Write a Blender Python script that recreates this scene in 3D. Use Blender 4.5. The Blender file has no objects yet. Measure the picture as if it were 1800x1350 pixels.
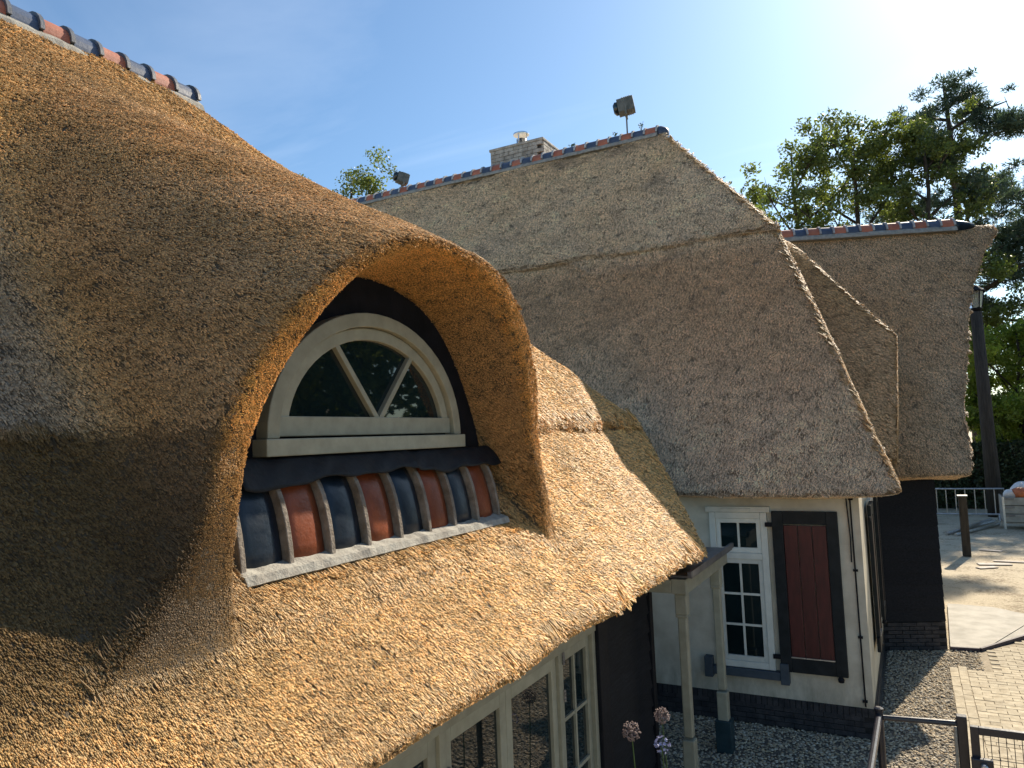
import bpy, math, random
import numpy as np
from mathutils import Vector, Matrix

random.seed(7); rng = np.random.default_rng(7)
SC = bpy.context.scene
COL = SC.collection
H = 3.5                                  # eye height above the ground

# ------------------------------------------------------------------ camera
FPX, CX, CY = 1299.0, 900.0, 675.0       # focal length and centre in pixels of an 1800 px wide frame
vA = np.array([695.0, 68.0, FPX]); vA /= np.linalg.norm(vA)      # +Y (ridge of the near house)
vB = np.array([-2447.0, 195.0, FPX]); vB /= np.linalg.norm(vB)   # -X
Xc = -vB; Yc = vA; Zc = np.cross(Xc, Yc); Zc /= np.linalg.norm(Zc); Xc = np.cross(Yc, Zc)
CM = np.stack([Xc, Yc, Zc], 1)           # camera(x right,y down,z forward) = CM @ world
cam = bpy.data.cameras.new('camera'); cam_o = bpy.data.objects.new('camera', cam); COL.objects.link(cam_o)
right, down, fwd = CM[0], CM[1], CM[2]
Rm = Matrix(((right[0], -down[0], -fwd[0]), (right[1], -down[1], -fwd[1]), (right[2], -down[2], -fwd[2])))
cam_o.matrix_world = Matrix.Translation((0, 0, H)) @ Rm.to_4x4()
cam.sensor_width = 36; cam.lens = 36 * FPX / 1800; cam.clip_start = 0.05; cam.clip_end = 2000
SC.camera = cam_o
# ------------------------------------------------------------------ light
SUN_AZ, SUN_EL = math.radians(13), math.radians(37)      # azimuth from +Y towards +X
sdir = Vector((math.sin(SUN_AZ) * math.cos(SUN_EL), math.cos(SUN_AZ) * math.cos(SUN_EL), math.sin(SUN_EL)))
w = bpy.data.worlds.new('World'); SC.world = w; w.use_nodes = True
nt = w.node_tree; nt.nodes.clear(); N = nt.nodes.new; L = nt.links.new
sky = N('ShaderNodeTexSky'); sky.sky_type = 'NISHITA'; sky.sun_disc = False
sky.sun_elevation = SUN_EL; sky.sun_rotation = SUN_AZ; sky.air_density = 1.0; sky.dust_density = 0.75; sky.ozone_density = 2.2
tc = N('ShaderNodeTexCoord'); sep = N('ShaderNodeSeparateXYZ'); L(tc.outputs['Generated'], sep.inputs[0])
zz = N('ShaderNodeMath'); zz.operation = 'MAXIMUM'; zz.inputs[1].default_value = 0.06; L(sep.outputs[2], zz.inputs[0])
dx = N('ShaderNodeMath'); dx.operation = 'DIVIDE'; L(sep.outputs[0], dx.inputs[0]); L(zz.outputs[0], dx.inputs[1])
dy = N('ShaderNodeMath'); dy.operation = 'DIVIDE'; L(sep.outputs[1], dy.inputs[0]); L(zz.outputs[0], dy.inputs[1])
cmb = N('ShaderNodeCombineXYZ'); L(dx.outputs[0], cmb.inputs[0]); L(dy.outputs[0], cmb.inputs[1])
mp = N('ShaderNodeMapping'); mp.inputs['Rotation'].default_value = (0, 0, 0.5); mp.inputs['Scale'].default_value = (0.55, 1.3, 1); L(cmb.outputs[0], mp.inputs[0])
no = N('ShaderNodeTexNoise'); no.inputs['Scale'].default_value = 0.9; no.inputs['Detail'].default_value = 7; no.inputs['Roughness'].default_value = 0.55; no.inputs['Distortion'].default_value = 0.6
L(mp.outputs[0], no.inputs[0])
rp = N('ShaderNodeValToRGB'); rp.color_ramp.elements[0].position = 0.50; rp.color_ramp.elements[0].color = (0, 0, 0, 1)
rp.color_ramp.elements[1].position = 0.8; rp.color_ramp.elements[1].color = (0.13, 0.13, 0.13, 1); L(no.outputs[0], rp.inputs[0])
mix = N('ShaderNodeMix'); mix.data_type = 'RGBA'; mix.inputs[7].default_value = (13, 13.5, 14.2, 1)
L(rp.outputs[0], mix.inputs[0]); tint = N('ShaderNodeMix'); tint.data_type = 'RGBA'; tint.blend_type = 'MULTIPLY'; tint.inputs[0].default_value = 1; tint.inputs[7].default_value = (.82, 1.0, 1.07, 1)
L(sky.outputs[0], tint.inputs[6]); L(tint.outputs[2], mix.inputs[6])
bg = N('ShaderNodeBackground'); bg.inputs[1].default_value = 0.092; L(mix.outputs[2], bg.inputs[0])
wo = N('ShaderNodeOutputWorld'); L(bg.outputs[0], wo.inputs[0])
sun = bpy.data.lights.new('sun', 'SUN'); sun.energy = 5.0; sun.angle = math.radians(0.5); sun.color = (1.0, 0.89, 0.72)
sun_o = bpy.data.objects.new('sun', sun); COL.objects.link(sun_o); sun_o.rotation_euler = (-sdir).to_track_quat('-Z', 'Y').to_euler(); sun_o.location = (8, 20, 20)
SC.view_settings.view_transform = 'Standard'; SC.view_settings.look = 'None'; SC.view_settings.exposure = 0.75; SC.view_settings.gamma = 1.0
SC.cycles.max_bounces = 6; SC.cycles.diffuse_bounces = 3; SC.cycles.transparent_max_bounces = 8; SC.cycles.caustics_reflective = False; SC.cycles.caustics_refractive = False

# ------------------------------------------------------------------ helpers
def pray(px, py): return CM.T @ np.array([px - CX, py - CY, FPX])
EYE = np.array([0, 0, H])
def onX(px, py, X): d = pray(px, py); return EYE + d * (X / d[0])
def onY(px, py, Y): d = pray(px, py); return EYE + d * (Y / d[1])
def onZ(px, py, Z): d = pray(px, py); return EYE + d * ((Z - H) / d[2])

def nodes(name):
    m = bpy.data.materials.new(name); m.use_nodes = True; t = m.node_tree
    return m, t, t.nodes['Principled BSDF']
def nd(t, typ, **k):
    n = t.nodes.new(typ)
    for a, b in k.items(): setattr(n, a, b)
    return n
def noise(t, scale, detail=4, rough=.55, vec=None, coord='Object'):
    n = nd(t, 'ShaderNodeTexNoise'); n.inputs['Scale'].default_value = scale; n.inputs['Detail'].default_value = detail; n.inputs['Roughness'].default_value = rough
    if vec is None:
        c = nd(t, 'ShaderNodeNewGeometry'); vec = c.outputs['Position']
    t.links.new(vec, n.inputs['Vector']); return n
def ramp(t, fac, stops):
    r = nd(t, 'ShaderNodeValToRGB'); e = r.color_ramp.elements
    while len(e) < len(stops): e.new(0.5)
    for i, (p, c) in enumerate(stops): e[i].position = p; e[i].color = (*c, 1)
    t.links.new(fac, r.inputs[0]); return r
def bump(t, b, fac, strength, dist):
    n = nd(t, 'ShaderNodeBump'); n.inputs['Strength'].default_value = strength; n.inputs['Distance'].default_value = dist
    t.links.new(fac, n.inputs['Height']); t.links.new(n.outputs[0], b.inputs['Normal']); return n
def mat(name, c0, c1, scale=6, rough=.7, bmp=.3, bdist=.01, detail=6, lo=.35, hi=.65, spec=.4, stretch=None, metal=0, rscale=None, obj=False):
    m, t, b = nodes(name)
    vec = None
    if stretch or obj:
        c = nd(t, 'ShaderNodeTexCoord') if obj else nd(t, 'ShaderNodeNewGeometry')
        mpn = nd(t, 'ShaderNodeMapping'); mpn.inputs['Scale'].default_value = stretch or (1, 1, 1)
        t.links.new(c.outputs['Object' if obj else 'Position'], mpn.inputs[0]); vec = mpn.outputs[0]
    n = noise(t, scale, detail, .6, vec)
    r = ramp(t, n.outputs[0], [(lo, c0), (hi, c1)])
    # per-object variation
    oi = nd(t, 'ShaderNodeObjectInfo'); mr = nd(t, 'ShaderNodeMapRange'); mr.inputs[3].default_value = .88; mr.inputs[4].default_value = 1.12
    t.links.new(oi.outputs['Random'], mr.inputs[0])
    hs = nd(t, 'ShaderNodeHueSaturation'); t.links.new(r.outputs[0], hs.inputs['Color']); t.links.new(mr.outputs[0], hs.inputs['Value'])
    t.links.new(hs.outputs[0], b.inputs['Base Color'])
    b.inputs['Roughness'].default_value = rough; b.inputs['Specular IOR Level'].default_value = spec; b.inputs['Metallic'].default_value = metal
    n2 = noise(t, rscale or scale * 5, 5, .6, vec)
    if bmp: bump(t, b, n2.outputs[0], bmp, bdist)
    rr = nd(t, 'ShaderNodeMapRange'); rr.inputs[3].default_value = max(rough - .12, .02); rr.inputs[4].default_value = min(rough + .12, 1)
    t.links.new(n2.outputs[0], rr.inputs[0]); t.links.new(rr.outputs[0], b.inputs['Roughness'])
    return m

class MB:
    def __init__(s): s.v = []; s.f = []; s.m = []
    def add(s, vs, fs, mi=0):
        o = len(s.v); s.v += [tuple(map(float, p)) for p in vs]; s.f += [tuple(i + o for i in f) for f in fs]; s.m += [mi] * len(fs); return s
    def box(s, c, size, ax=None, mi=0, taper=1.0):
        c = Vector(c); a = ax or (Vector((1, 0, 0)), Vector((0, 1, 0)), Vector((0, 0, 1)))
        hx, hy, hz = [q / 2 for q in size]; vs = []
        for dz in (-1, 1):
            k = taper if dz > 0 else 1
            for (sx, sy) in ((-1, -1), (1, -1), (1, 1), (-1, 1)):
                vs.append(c + a[0] * (sx * hx * k) + a[1] * (sy * hy * k) + a[2] * (dz * hz))
        return s.add(vs, [(3, 2, 1, 0), (4, 5, 6, 7), (0, 1, 5, 4), (1, 2, 6, 5), (2, 3, 7, 6), (3, 0, 4, 7)], mi)
    def b2(s, p0, p1, mi=0):
        p0, p1 = np.minimum(p0, p1), np.maximum(p0, p1)
        return s.box((p0 + p1) / 2, p1 - p0, mi=mi)
    def tube(s, pts, rad, n=8, mi=0, cap=True):
        pts = [Vector(p) for p in pts]; rad = rad if hasattr(rad, '__len__') else [rad] * len(pts)
        ring = []; up = None
        for i, p in enumerate(pts):
            d = (pts[min(i + 1, len(pts) - 1)] - pts[max(i - 1, 0)]).normalized()
            if up is None: up = d.orthogonal().normalized()
            up = (up - d * up.dot(d)).normalized(); sd = d.cross(up)
            ring.append([p + (up * math.cos(2 * math.pi * k / n) + sd * math.sin(2 * math.pi * k / n)) * rad[i] for k in range(n)])
        vs = [q for r in ring for q in r]; fs = []
        for i in range(len(pts) - 1):
            for k in range(n): fs.append((i * n + k, i * n + (k + 1) % n, (i + 1) * n + (k + 1) % n, (i + 1) * n + k))
        if cap: fs.append(tuple(range(n))[::-1]); fs.append(tuple((len(pts) - 1) * n + k for k in range(n)))
        return s.add(vs, fs, mi)
    def lathe(s, c, prof, n=16, mi=0, ax=None):
        c = Vector(c); a = ax or (Vector((1, 0, 0)), Vector((0, 1, 0)), Vector((0, 0, 1))); vs = []; fs = []
        for (r, z) in prof:
            for k in range(n): vs.append(c + a[0] * (r * math.cos(2 * math.pi * k / n)) + a[1] * (r * math.sin(2 * math.pi * k / n)) + a[2] * z)
        for i in range(len(prof) - 1):
            for k in range(n): fs.append((i * n + k, i * n + (k + 1) % n, (i + 1) * n + (k + 1) % n, (i + 1) * n + k))
        fs.append(tuple(range(n))[::-1]); fs.append(tuple((len(prof) - 1) * n + k for k in range(n)))
        return s.add(vs, fs, mi)
    def sweep(s, prof, path_pts, closed_prof=True, mi=0):
        """prof: list of lists of points per station"""
        n = len(prof[0]); vs = [p for r in prof for p in r]; fs = []
        for i in range(len(prof) - 1):
            for k in range(n if closed_prof else n - 1):
                fs.append((i * n + k, i * n + (k + 1) % n, (i + 1) * n + (k + 1) % n, (i + 1) * n + k))
        if closed_prof: fs.append(tuple(range(n))[::-1]); fs.append(tuple((len(prof) - 1) * n + k for k in range(n)))
        return s.add(vs, fs, mi)
    def build(s, name, mats, parent=None, smooth=False, bevel=0, origin=None):
        me = bpy.data.meshes.new(name)
        o0 = Vector(origin) if origin is not None else Vector((0, 0, 0))
        me.from_pydata([tuple(Vector(p) - o0) for p in s.v], [], s.f)
        mats = mats if isinstance(mats, (list, tuple)) else [mats]
        for m in mats: me.materials.append(m)
        if len(mats) > 1: me.polygons.foreach_set('material_index', s.m)
        if smooth: me.polygons.foreach_set('use_smooth', [True] * len(me.polygons))
        me.update()
        return link(name, me, parent, o0, bevel)
def link(name, me, parent=None, loc=(0, 0, 0), bevel=0):
    o = bpy.data.objects.new(name, me); COL.objects.link(o); o.location = loc
    if parent is not None:
        o.parent = parent
        pl = Vector((0, 0, 0)); p = parent
        while p is not None: pl += p.location; p = p.parent
        o.location = Vector(loc) - pl
    if bevel:
        md = o.modifiers.new('bevel', 'BEVEL'); md.width = bevel; md.segments = 2; md.limit_method = 'ANGLE'; md.angle_limit = math.radians(40)
    return o
def tag(o, label, cat, group=None, kind=None):
    o['label'] = label; o['category'] = cat
    if group: o['group'] = group
    if kind: o['kind'] = kind
    return o
def empty(name, loc, label, cat, group=None):
    o = bpy.data.objects.new(name, None); COL.objects.link(o); o.location = loc; o.empty_display_size = .2
    return tag(o, label, cat, group)
def structure(o): o['kind'] = 'structure'; return o
V = Vector

# ------------------------------------------------------------------ materials
M = {}
M['cream'] = mat('cream_paint', (.30, .285, .21), (.38, .36, .27), 9, .45, .15, .004, rscale=60)
M['cream_win'] = mat('pale_window_paint', (.62, .62, .55), (.72, .71, .63), 9, .4, .12, .003, rscale=60)
M['black'] = mat('black_paint', (.006, .007, .010), (.013, .014, .019), 7, .6, .35, .004, rscale=70, spec=.15)
M['board'] = mat('black_weatherboard', (.008, .009, .012), (.018, .019, .024), 5, .65, .5, .004, spec=.15, stretch=(8, 1, 12))
M['flash'] = mat('black_lead_sheet', (.006, .007, .009), (.016, .018, .022), 7, .6, .5, .012, rscale=16, spec=.25)
M['bluetile'] = mat('blue_glazed_tile', (.005, .012, .024), (.018, .029, .046), 5, .34, .35, .006, spec=.35, rscale=26)
M['redtile'] = mat('terracotta_tile', (.15, .034, .012), (.26, .066, .024), 6, .42, .4, .006, rscale=40, spec=.3)
M['mortar'] = mat('mortar', (.23, .21, .18), (.38, .36, .31), 14, .9, .7, .012)
M['rib'] = mat('tile_rib_mortar', (.15, .12, .09), (.27, .23, .19), 14, .9, .7, .012)
M['collar'] = mat('grey_tile_collar', (.07, .08, .10), (.13, .14, .16), 14, .45, .3, .006)
M['lightcollar'] = mat('pale_mortar_collar', (.34, .35, .36), (.46, .46, .46), 14, .8, .4, .006)
M['plaster'] = mat('cream_plaster', (.54, .48, .37), (.74, .68, .55), 2.6, .85, .35, .006, rscale=40)
def dirty_plaster():
    m = M['plaster']; t = m.node_tree; b = t.nodes['Principled BSDF']; src = b.inputs['Base Color'].links[0].from_socket
    g = nd(t, 'ShaderNodeNewGeometry'); sp = nd(t, 'ShaderNodeSeparateXYZ'); t.links.new(g.outputs['Position'], sp.inputs[0])
    mr = nd(t, 'ShaderNodeMapRange'); mr.inputs[1].default_value = .95; mr.inputs[2].default_value = .33; t.links.new(sp.outputs[2], mr.inputs[0])
    mpn = nd(t, 'ShaderNodeMapping'); mpn.inputs['Scale'].default_value = (1, 1, .35); t.links.new(g.outputs['Position'], mpn.inputs[0])
    n = noise(t, 7, 7, .7, mpn.outputs[0]); mu = nd(t, 'ShaderNodeMath', operation='MULTIPLY'); t.links.new(mr.outputs[0], mu.inputs[0])
    r = ramp(t, n.outputs[0], [(.42, (.08, .08, .08)), (.68, (.75, .75, .75))]); t.links.new(r.outputs[0], mu.inputs[1])
    n2 = noise(t, 1.1, 6, .7, mpn.outputs[0]); r2 = ramp(t, n2.outputs[0], [(.52, (0, 0, 0)), (.75, (.35, .35, .35))]); ad = nd(t, 'ShaderNodeMath', operation='MAXIMUM')
    t.links.new(mu.outputs[0], ad.inputs[0]); t.links.new(r2.outputs[0], ad.inputs[1])
    mx = nd(t, 'ShaderNodeMix', data_type='RGBA'); mx.inputs[7].default_value = (.27, .24, .17, 1); t.links.new(ad.outputs[0], mx.inputs[0]); t.links.new(src, mx.inputs[6]); t.links.new(mx.outputs[2], b.inputs['Base Color'])
dirty_plaster()
M['brickdark'] = mat('dark_brick', (.020, .021, .025), (.055, .050, .052), 11, .75, .7, .008)
M['jointdark'] = mat('dark_joint', (.012, .012, .013), (.025, .025, .026), 11, .9, .4, .006)
M['brickgrey'] = mat('weathered_grey_brick', (.26, .235, .20), (.48, .45, .40), 7, .85, .6, .01)
M['brickpale'] = mat('pale_chimney_render', (.55, .57, .58), (.70, .71, .70), 4, .8, .4, .008)
M['joint'] = mat('grey_joint', (.04, .04, .036), (.08, .075, .07), 11, .9, .4, .006)
M['shutter'] = mat('dark_green_black_shutter', (.008, .011, .013), (.018, .022, .025), 8, .5, .25, .003, rscale=60, spec=.2)
M['redplank'] = mat('dark_red_plank', (.045, .008, .008), (.082, .015, .014), 6, .45, .25, .003, stretch=(6, 6, 1))
M['bluegrey'] = mat('blue_grey_paint', (.045, .062, .080), (.075, .095, .115), 8, .6, .3, .004)
M['teal'] = mat('dark_teal_paint', (.012, .035, .045), (.025, .055, .065), 8, .55, .3, .004)
M['zinc'] = mat('zinc', (.14, .14, .15), (.24, .23, .23), 6, .45, .3, .005, metal=.6)
M['steel'] = mat('galvanised_steel', (.42, .43, .44), (.58, .59, .60), 9, .35, .2, .003, metal=.85)
M['chrome'] = mat('stainless_steel', (.62, .63, .65), (.72, .73, .74), 9, .12, .05, .002, metal=1)
M['fence'] = mat('dark_powder_coat', (.012, .011, .018), (.024, .022, .032), 12, .32, .2, .002, spec=.6)
M['lampgrey'] = mat('weathered_lamp_housing', (.10, .11, .10), (.19, .19, .17), 9, .6, .4, .006)
M['bark'] = mat('bark', (.035, .028, .022), (.10, .080, .062), 5, .95, 1, .06, stretch=(3, 3, .6), rscale=9)
M['pole'] = mat('dark_timber_post', (.030, .026, .022), (.07, .060, .05), 5, .9, .8, .03, stretch=(4, 4, .4))
M['concrete'] = mat('pale_concrete_slab', (.27, .25, .21), (.40, .37, .32), 3, .8, .4, .006, rscale=30)
M['edging'] = mat('dark_edging', (.05, .035, .045), (.09, .07, .08), 9, .7, .4, .004)
M['paver'] = mat('clay_paver', (.33, .27, .18), (.49, .42, .30), 9, .85, .6, .006)
M['paverjoint'] = mat('sandy_joint', (.22, .18, .12), (.34, .28, .20), 14, .95, .6, .006)
M['crate'] = mat('pale_grey_board', (.30, .29, .26), (.42, .41, .37), 5, .6, .3, .004)
M['bagwhite'] = mat('white_plastic_bag', (.70, .70, .72), (.85, .85, .86), 6, .3, .8, .03, rscale=14)
M['bagorange'] = mat('orange_plastic_bag', (.50, .12, .04), (.70, .22, .08), 6, .35, .8, .03, rscale=14)
M['stem'] = mat('green_stem', (.05, .10, .02), (.09, .15, .04), 9, .6, 0)
M['allium'] = mat('faded_flower_head', (.22, .15, .13), (.36, .27, .24), 40, .8, 0)
M['agapanthus'] = mat('pale_violet_petal', (.38, .38, .62), (.58, .58, .80), 40, .6, 0)
M['weed'] = mat('weed_leaf', (.05, .10, .02), (.12, .17, .05), 30, .6, 0)
M['rope'] = mat('pale_rope', (.35, .31, .24), (.5, .46, .38), 40, .9, .5, .004)
M['deck'] = mat('fallen_board', (.35, .30, .26), (.5, .45, .40), 8, .8, .4, .006)

def glass_mat(name, tint, rough=.02):
    m, t, b = nodes(name)
    n = noise(t, 2.5, 3)
    r = ramp(t, n.outputs[0], [(.3, tint), (.8, tuple(c * 2.2 for c in tint))]); t.links.new(r.outputs[0], b.inputs['Base Color'])
    b.inputs['Roughness'].default_value = rough; b.inputs['Specular IOR Level'].default_value = .75; b.inputs['IOR'].default_value = 1.5
    n2 = noise(t, 1.6, 2); bump(t, b, n2.outputs[0], .05, .02)
    return m
M['glass'] = glass_mat('dark_window_glass', (.005, .011, .012))
def clear_glass():
    m, t, b = nodes('lantern_glass'); b.inputs['Base Color'].default_value = (.85, .9, .92, 1); b.inputs['Transmission Weight'].default_value = .9; b.inputs['Roughness'].default_value = .15; return m
M['lantern_glass'] = clear_glass()

def leaf_mat(name, c0, c1, trans=.35, rough=.5):
    m, t, b = nodes(name)
    n = noise(t, 3.5, 4); r = ramp(t, n.outputs[0], [(.3, c0), (.7, c1)])
    a = nd(t, 'ShaderNodeAttribute', attribute_name='col'); mx = nd(t, 'ShaderNodeMix', data_type='RGBA', blend_type='MULTIPLY'); mx.inputs[0].default_value = 1
    t.links.new(r.outputs[0], mx.inputs[6]); t.links.new(a.outputs[0], mx.inputs[7])
    t.links.new(mx.outputs[2], b.inputs['Base Color']); b.inputs['Roughness'].default_value = rough
    tr = nd(t, 'ShaderNodeBsdfTranslucent'); ms = nd(t, 'ShaderNodeMixShader'); ms.inputs[0].default_value = trans
    hs = nd(t, 'ShaderNodeHueSaturation'); hs.inputs['Value'].default_value = 1.6; hs.inputs['Saturation'].default_value = 1.15; hs.inputs['Hue'].default_value = .485
    t.links.new(mx.outputs[2], hs.inputs['Color']); t.links.new(hs.outputs[0], tr.inputs[0])
    out = t.nodes['Material Output']; t.links.new(b.outputs[0], ms.inputs[1]); t.links.new(tr.outputs[0], ms.inputs[2]); t.links.new(ms.outputs[0], out.inputs[0])
    return m
M['oak'] = leaf_mat('oak_leaf', (.075, .110, .026), (.14, .175, .050), .45)
M['pine'] = leaf_mat('pine_needle', (.040, .068, .040), (.070, .105, .060), .3)
M['hedge'] = leaf_mat('hedge_leaf', (.030, .050, .022), (.055, .080, .035), .2)
M['shrub'] = leaf_mat('shrub_leaf', (.13, .20, .035), (.22, .29, .07), .55)

def thatch_base(k=1.0):
    m, t, b = nodes('thatch_core')
    n = noise(t, 45, 5, .7); r = ramp(t, n.outputs[0], [(.3, (.12 * k, .085 * k, .05 * k)), (.7, (.34 * k, .25 * k, .15 * k))])
    t.links.new(r.outputs[0], b.inputs['Base Color']); b.inputs['Roughness'].default_value = .9
    n2 = noise(t, 90, 4, .7); bump(t, b, n2.outputs[0], 1, .02)
    return m
M['thatch'] = thatch_base(); M['thatch_near'] = thatch_base(.5)
def reed_mat():
    m, t, b = nodes('reed_stalk')
    a = nd(t, 'ShaderNodeAttribute', attribute_name='col'); i = nd(t, 'ShaderNodeAttribute', attribute_name='tint', attribute_type='INSTANCER')
    mx = nd(t, 'ShaderNodeMix', data_type='RGBA', blend_type='MULTIPLY'); mx.inputs[0].default_value = 1
    t.links.new(a.outputs['Color'], mx.inputs[6]); t.links.new(i.outputs['Color'], mx.inputs[7])
    t.links.new(mx.outputs[2], b.inputs['Base Color']); b.inputs['Roughness'].default_value = .55; b.inputs['Specular IOR Level'].default_value = .35
    tr = nd(t, 'ShaderNodeBsdfTranslucent'); ms = nd(t, 'ShaderNodeMixShader'); ms.inputs[0].default_value = .12
    t.links.new(mx.outputs[2], tr.inputs[0]); out = t.nodes['Material Output']
    t.links.new(b.outputs[0], ms.inputs[1]); t.links.new(tr.outputs[0], ms.inputs[2]); t.links.new(ms.outputs[0], out.inputs[0])
    return m
M['reed'] = reed_mat()

# ------------------------------------------------------------------ thatch: signed distance shapes -> mesh, then reed stalks
def smin(a, b, k):
    h = np.clip(.5 + .5 * (b - a) / k, 0, 1); return b + (a - b) * h - k * h * (1 - h)
def smax(a, b, k): return -smin(-a, -b, k)
def ell(y, z, w, h):
    k0 = np.sqrt((y / w) ** 2 + (z / h) ** 2) + 1e-6; k1 = np.sqrt((y / w ** 2) ** 2 + (z / h ** 2) ** 2) + 1e-6
    return k0 * (k0 - 1) / k1
def lumps(X, Y, Z, a):
    return a * (np.sin(2.3 * X + 1.7 * Y + 1.1) * np.sin(2.9 * Z - 1.3 * Y) + .6 * np.sin(5.1 * Y + 2.2 * Z + .7 * X) * np.sin(4.3 * X - 3.7 * Z + 2) + .4 * np.sin(9.7 * Y - 6.1 * Z) * np.sin(8.3 * X + 5.5 * Z))

HOOD_M = .55
def near_parts(X, Y, Z):
    low = (1.03 * X + Z + 1.21 + 1.03 * 1.83) / 1.436
    up = (1.14 * X + Z - .12 + 1.14 * 3.12) / 1.516
    upl = np.maximum(up - .05, -(Z - .08))
    front = np.minimum(np.minimum(low, up), upl)
    back = (-1.14 * (X + 6.1) + Z - 3.45) / 1.516
    hip = (.713 * (Y - 4.8) + Z - 3.51) / 1.228
    cut = .843 * X + .537 * Y - 2.49
    eave = (X + 1.83) * .22 - (Z + 1.21) * .975
    body = smax(smax(front, back, .12), hip, .25)
    body = smax(smax(body, eave, .05), cut, .12)
    main = np.maximum(body, -(low + .34)); main = np.maximum(main, -(Y + 1.2))
    q = Z - HOOD_M * (-2.25 - X)
    yy = Y - 3.35; foot = np.clip(1 - (q + .76) / .62, 0, 1.3) ** 2
    wl = 1.5 + .04 * (-2.25 - X) + foot * np.where(yy < 0, .42, .04) + np.where(yy > 0, .05 + .10 * np.clip((q + .2) / .9, 0, 1) * np.clip((1.35 - q) / .5, 0, 1), 0)
    hood = ell(yy / wl * 1.5, q + .74 - .13 * np.exp(-((yy - .80) / .42) ** 2), 1.5, 1.86)
    verge = (X - (-2.34 + .16 * np.maximum(Z, 0) + .07 * np.maximum(-Z, 0))) / 1.02
    hood = smax(hood, verge, .05)
    hood = np.maximum(smax(hood, back, .1), -(low + .22))
    return low, main, hood
def near_sdf(X, Y, Z):
    low, main, hood = near_parts(X, Y, Z)
    kk = .05 + .26 * np.clip((-2.42 - X) / .5, 0, 1); U = smin(main, hood, kk) + lumps(X, Y, Z, .012)
    kx = np.clip((X + 2.7) / .45, 0, 1.5)
    O = ell(Y - 3.37 - .02 * kx, Z + .74 - .06 * np.exp(-((Y - 4.15) / .42) ** 2), 1.345 + .03 * kx, 1.71 + .06 * kx)
    O = np.maximum(np.maximum(O, -(X + 2.80)), -(low - .01))
    B = np.maximum(np.maximum(np.abs(Y - 3.34) - 1.135, np.abs(X + 2.66) - .21), np.maximum(-(low + .05), Z + .22))
    return np.maximum(smax(U, -O, .05), -B)

S1, S2 = 1.2, 1.05
KY, KZ = 12.09, 3.19
RY, RZ = 15.2, 6.45
def far_parts(X, Y, Z):
    low = (-S1 * (Y - 8.8) + Z + .76) / math.hypot(S1, 1)
    up = (-S2 * (Y - KY) + Z - KZ) / math.hypot(S2, 1)
    elo = (2.565 * (X + .05) + Z + .76) / 2.753
    eup = (1.23 * (X + 1.59) + Z - KZ) / 1.585
    back = (S1 * (Y - 2 * RY + 9.4) + Z + .76) / math.hypot(S1, 1)
    a = smax(np.maximum(low, up), np.maximum(elo, eup), .05)
    inset = smax(np.maximum(low + .10, up), np.maximum(elo + .03, eup), .05)
    shell = np.minimum(inset, np.maximum(a, -(Z - KZ + .06 + .02 * np.sin(3 * X))))
    shell = smax(shell, back, .1)
    shell = np.maximum(shell, Z - RZ + .10)
    eave = -(Y - 8.8) * .15 - (Z + .76) * .988
    eave2 = (X + .05) * .15 - (Z + .76) * .988
    main = smax(smax(shell, eave, .05), eave2, .05)
    main = np.maximum(main, -np.minimum(-0.0 - (-(low + .34)) * -1, 1e9) if False else -(low + .34))
    q = Z - .74 * (.08 - X)
    hood = ell(Y - 12.95, q + .55, 1.15, 2.42)
    hood = smax(hood, X - np.interp(Z, [-.6, 1.35, 1.95], [-.16, -.06, .14]), .03)
    hood = np.maximum(np.maximum(hood, -(q + .75)), np.maximum(np.maximum(low, up) + .1, eup + .02))
    return low, main, hood
def far_sdf(X, Y, Z):
    low, main, hood = far_parts(X, Y, Z)
    return smin(main, hood, .18) + lumps(X * .8, Y * .8, Z * .8, .012)

WA = math.radians(22)
wu = np.array([math.cos(WA), math.sin(WA), 0]); wn = np.array([math.sin(WA), -math.cos(WA), 0])
w0 = onZ(1614, 1144, 0); wk = wn @ w0
def w_st(p): return wu @ p, wk - wn @ p          # along the wing, behind its wall
def on_wing(px, py, t):                           # pixel onto the vertical plane t behind the wing's wall
    d = pray(px, py); return EYE + d * ((wk - t) / (wn @ d))
we = on_wing(1650, 838, -.5); wr = on_wing(1535, 410, 3.5)
WEZ, WRZ = we[2] - H, wr[2] - H
WS = (WRZ - WEZ) / 4.0
def s_roof(px, py):                               # along-position of a pixel on the wing's front slope
    d = pray(px, py); n = np.array([wn[0] * WS, wn[1] * WS, 1.0]); c = WEZ + WS * (wk + .5)
    p = d * (c / (n @ d)); return wu @ p, p[2]
sv = [s_roof(x, y) for x, y in ((1712, 837), (1701, 740), (1703, 600), (1712, 500), (1728, 450), (1752, 410))]
svz = np.array([a[1] for a in sv]); svs = np.array([a[0] for a in sv])
def wing_sdf(X, Y, Z):
    s = wu[0] * X + wu[1] * Y; t = wk - (wn[0] * X + wn[1] * Y)
    f = (-WS * (t + .5) + Z - WEZ) / math.hypot(WS, 1)
    b = (WS * (t - 7.5) + Z - WEZ) / math.hypot(WS, 1)
    r = smax(f, b, .1)
    r = smax(r, (s - np.interp(Z, svz, svs)) * .97, .06)
    r = np.maximum(r, -(s - svs[0] + 5.5))
    r = smax(r, -(t + .5) * .15 - (Z - WEZ) * .988, .05)
    r = np.maximum(r, -np.minimum(f + .34, b + .34) if False else -(f + .5))
    return r + lumps(X, Y, Z, .014)

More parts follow.
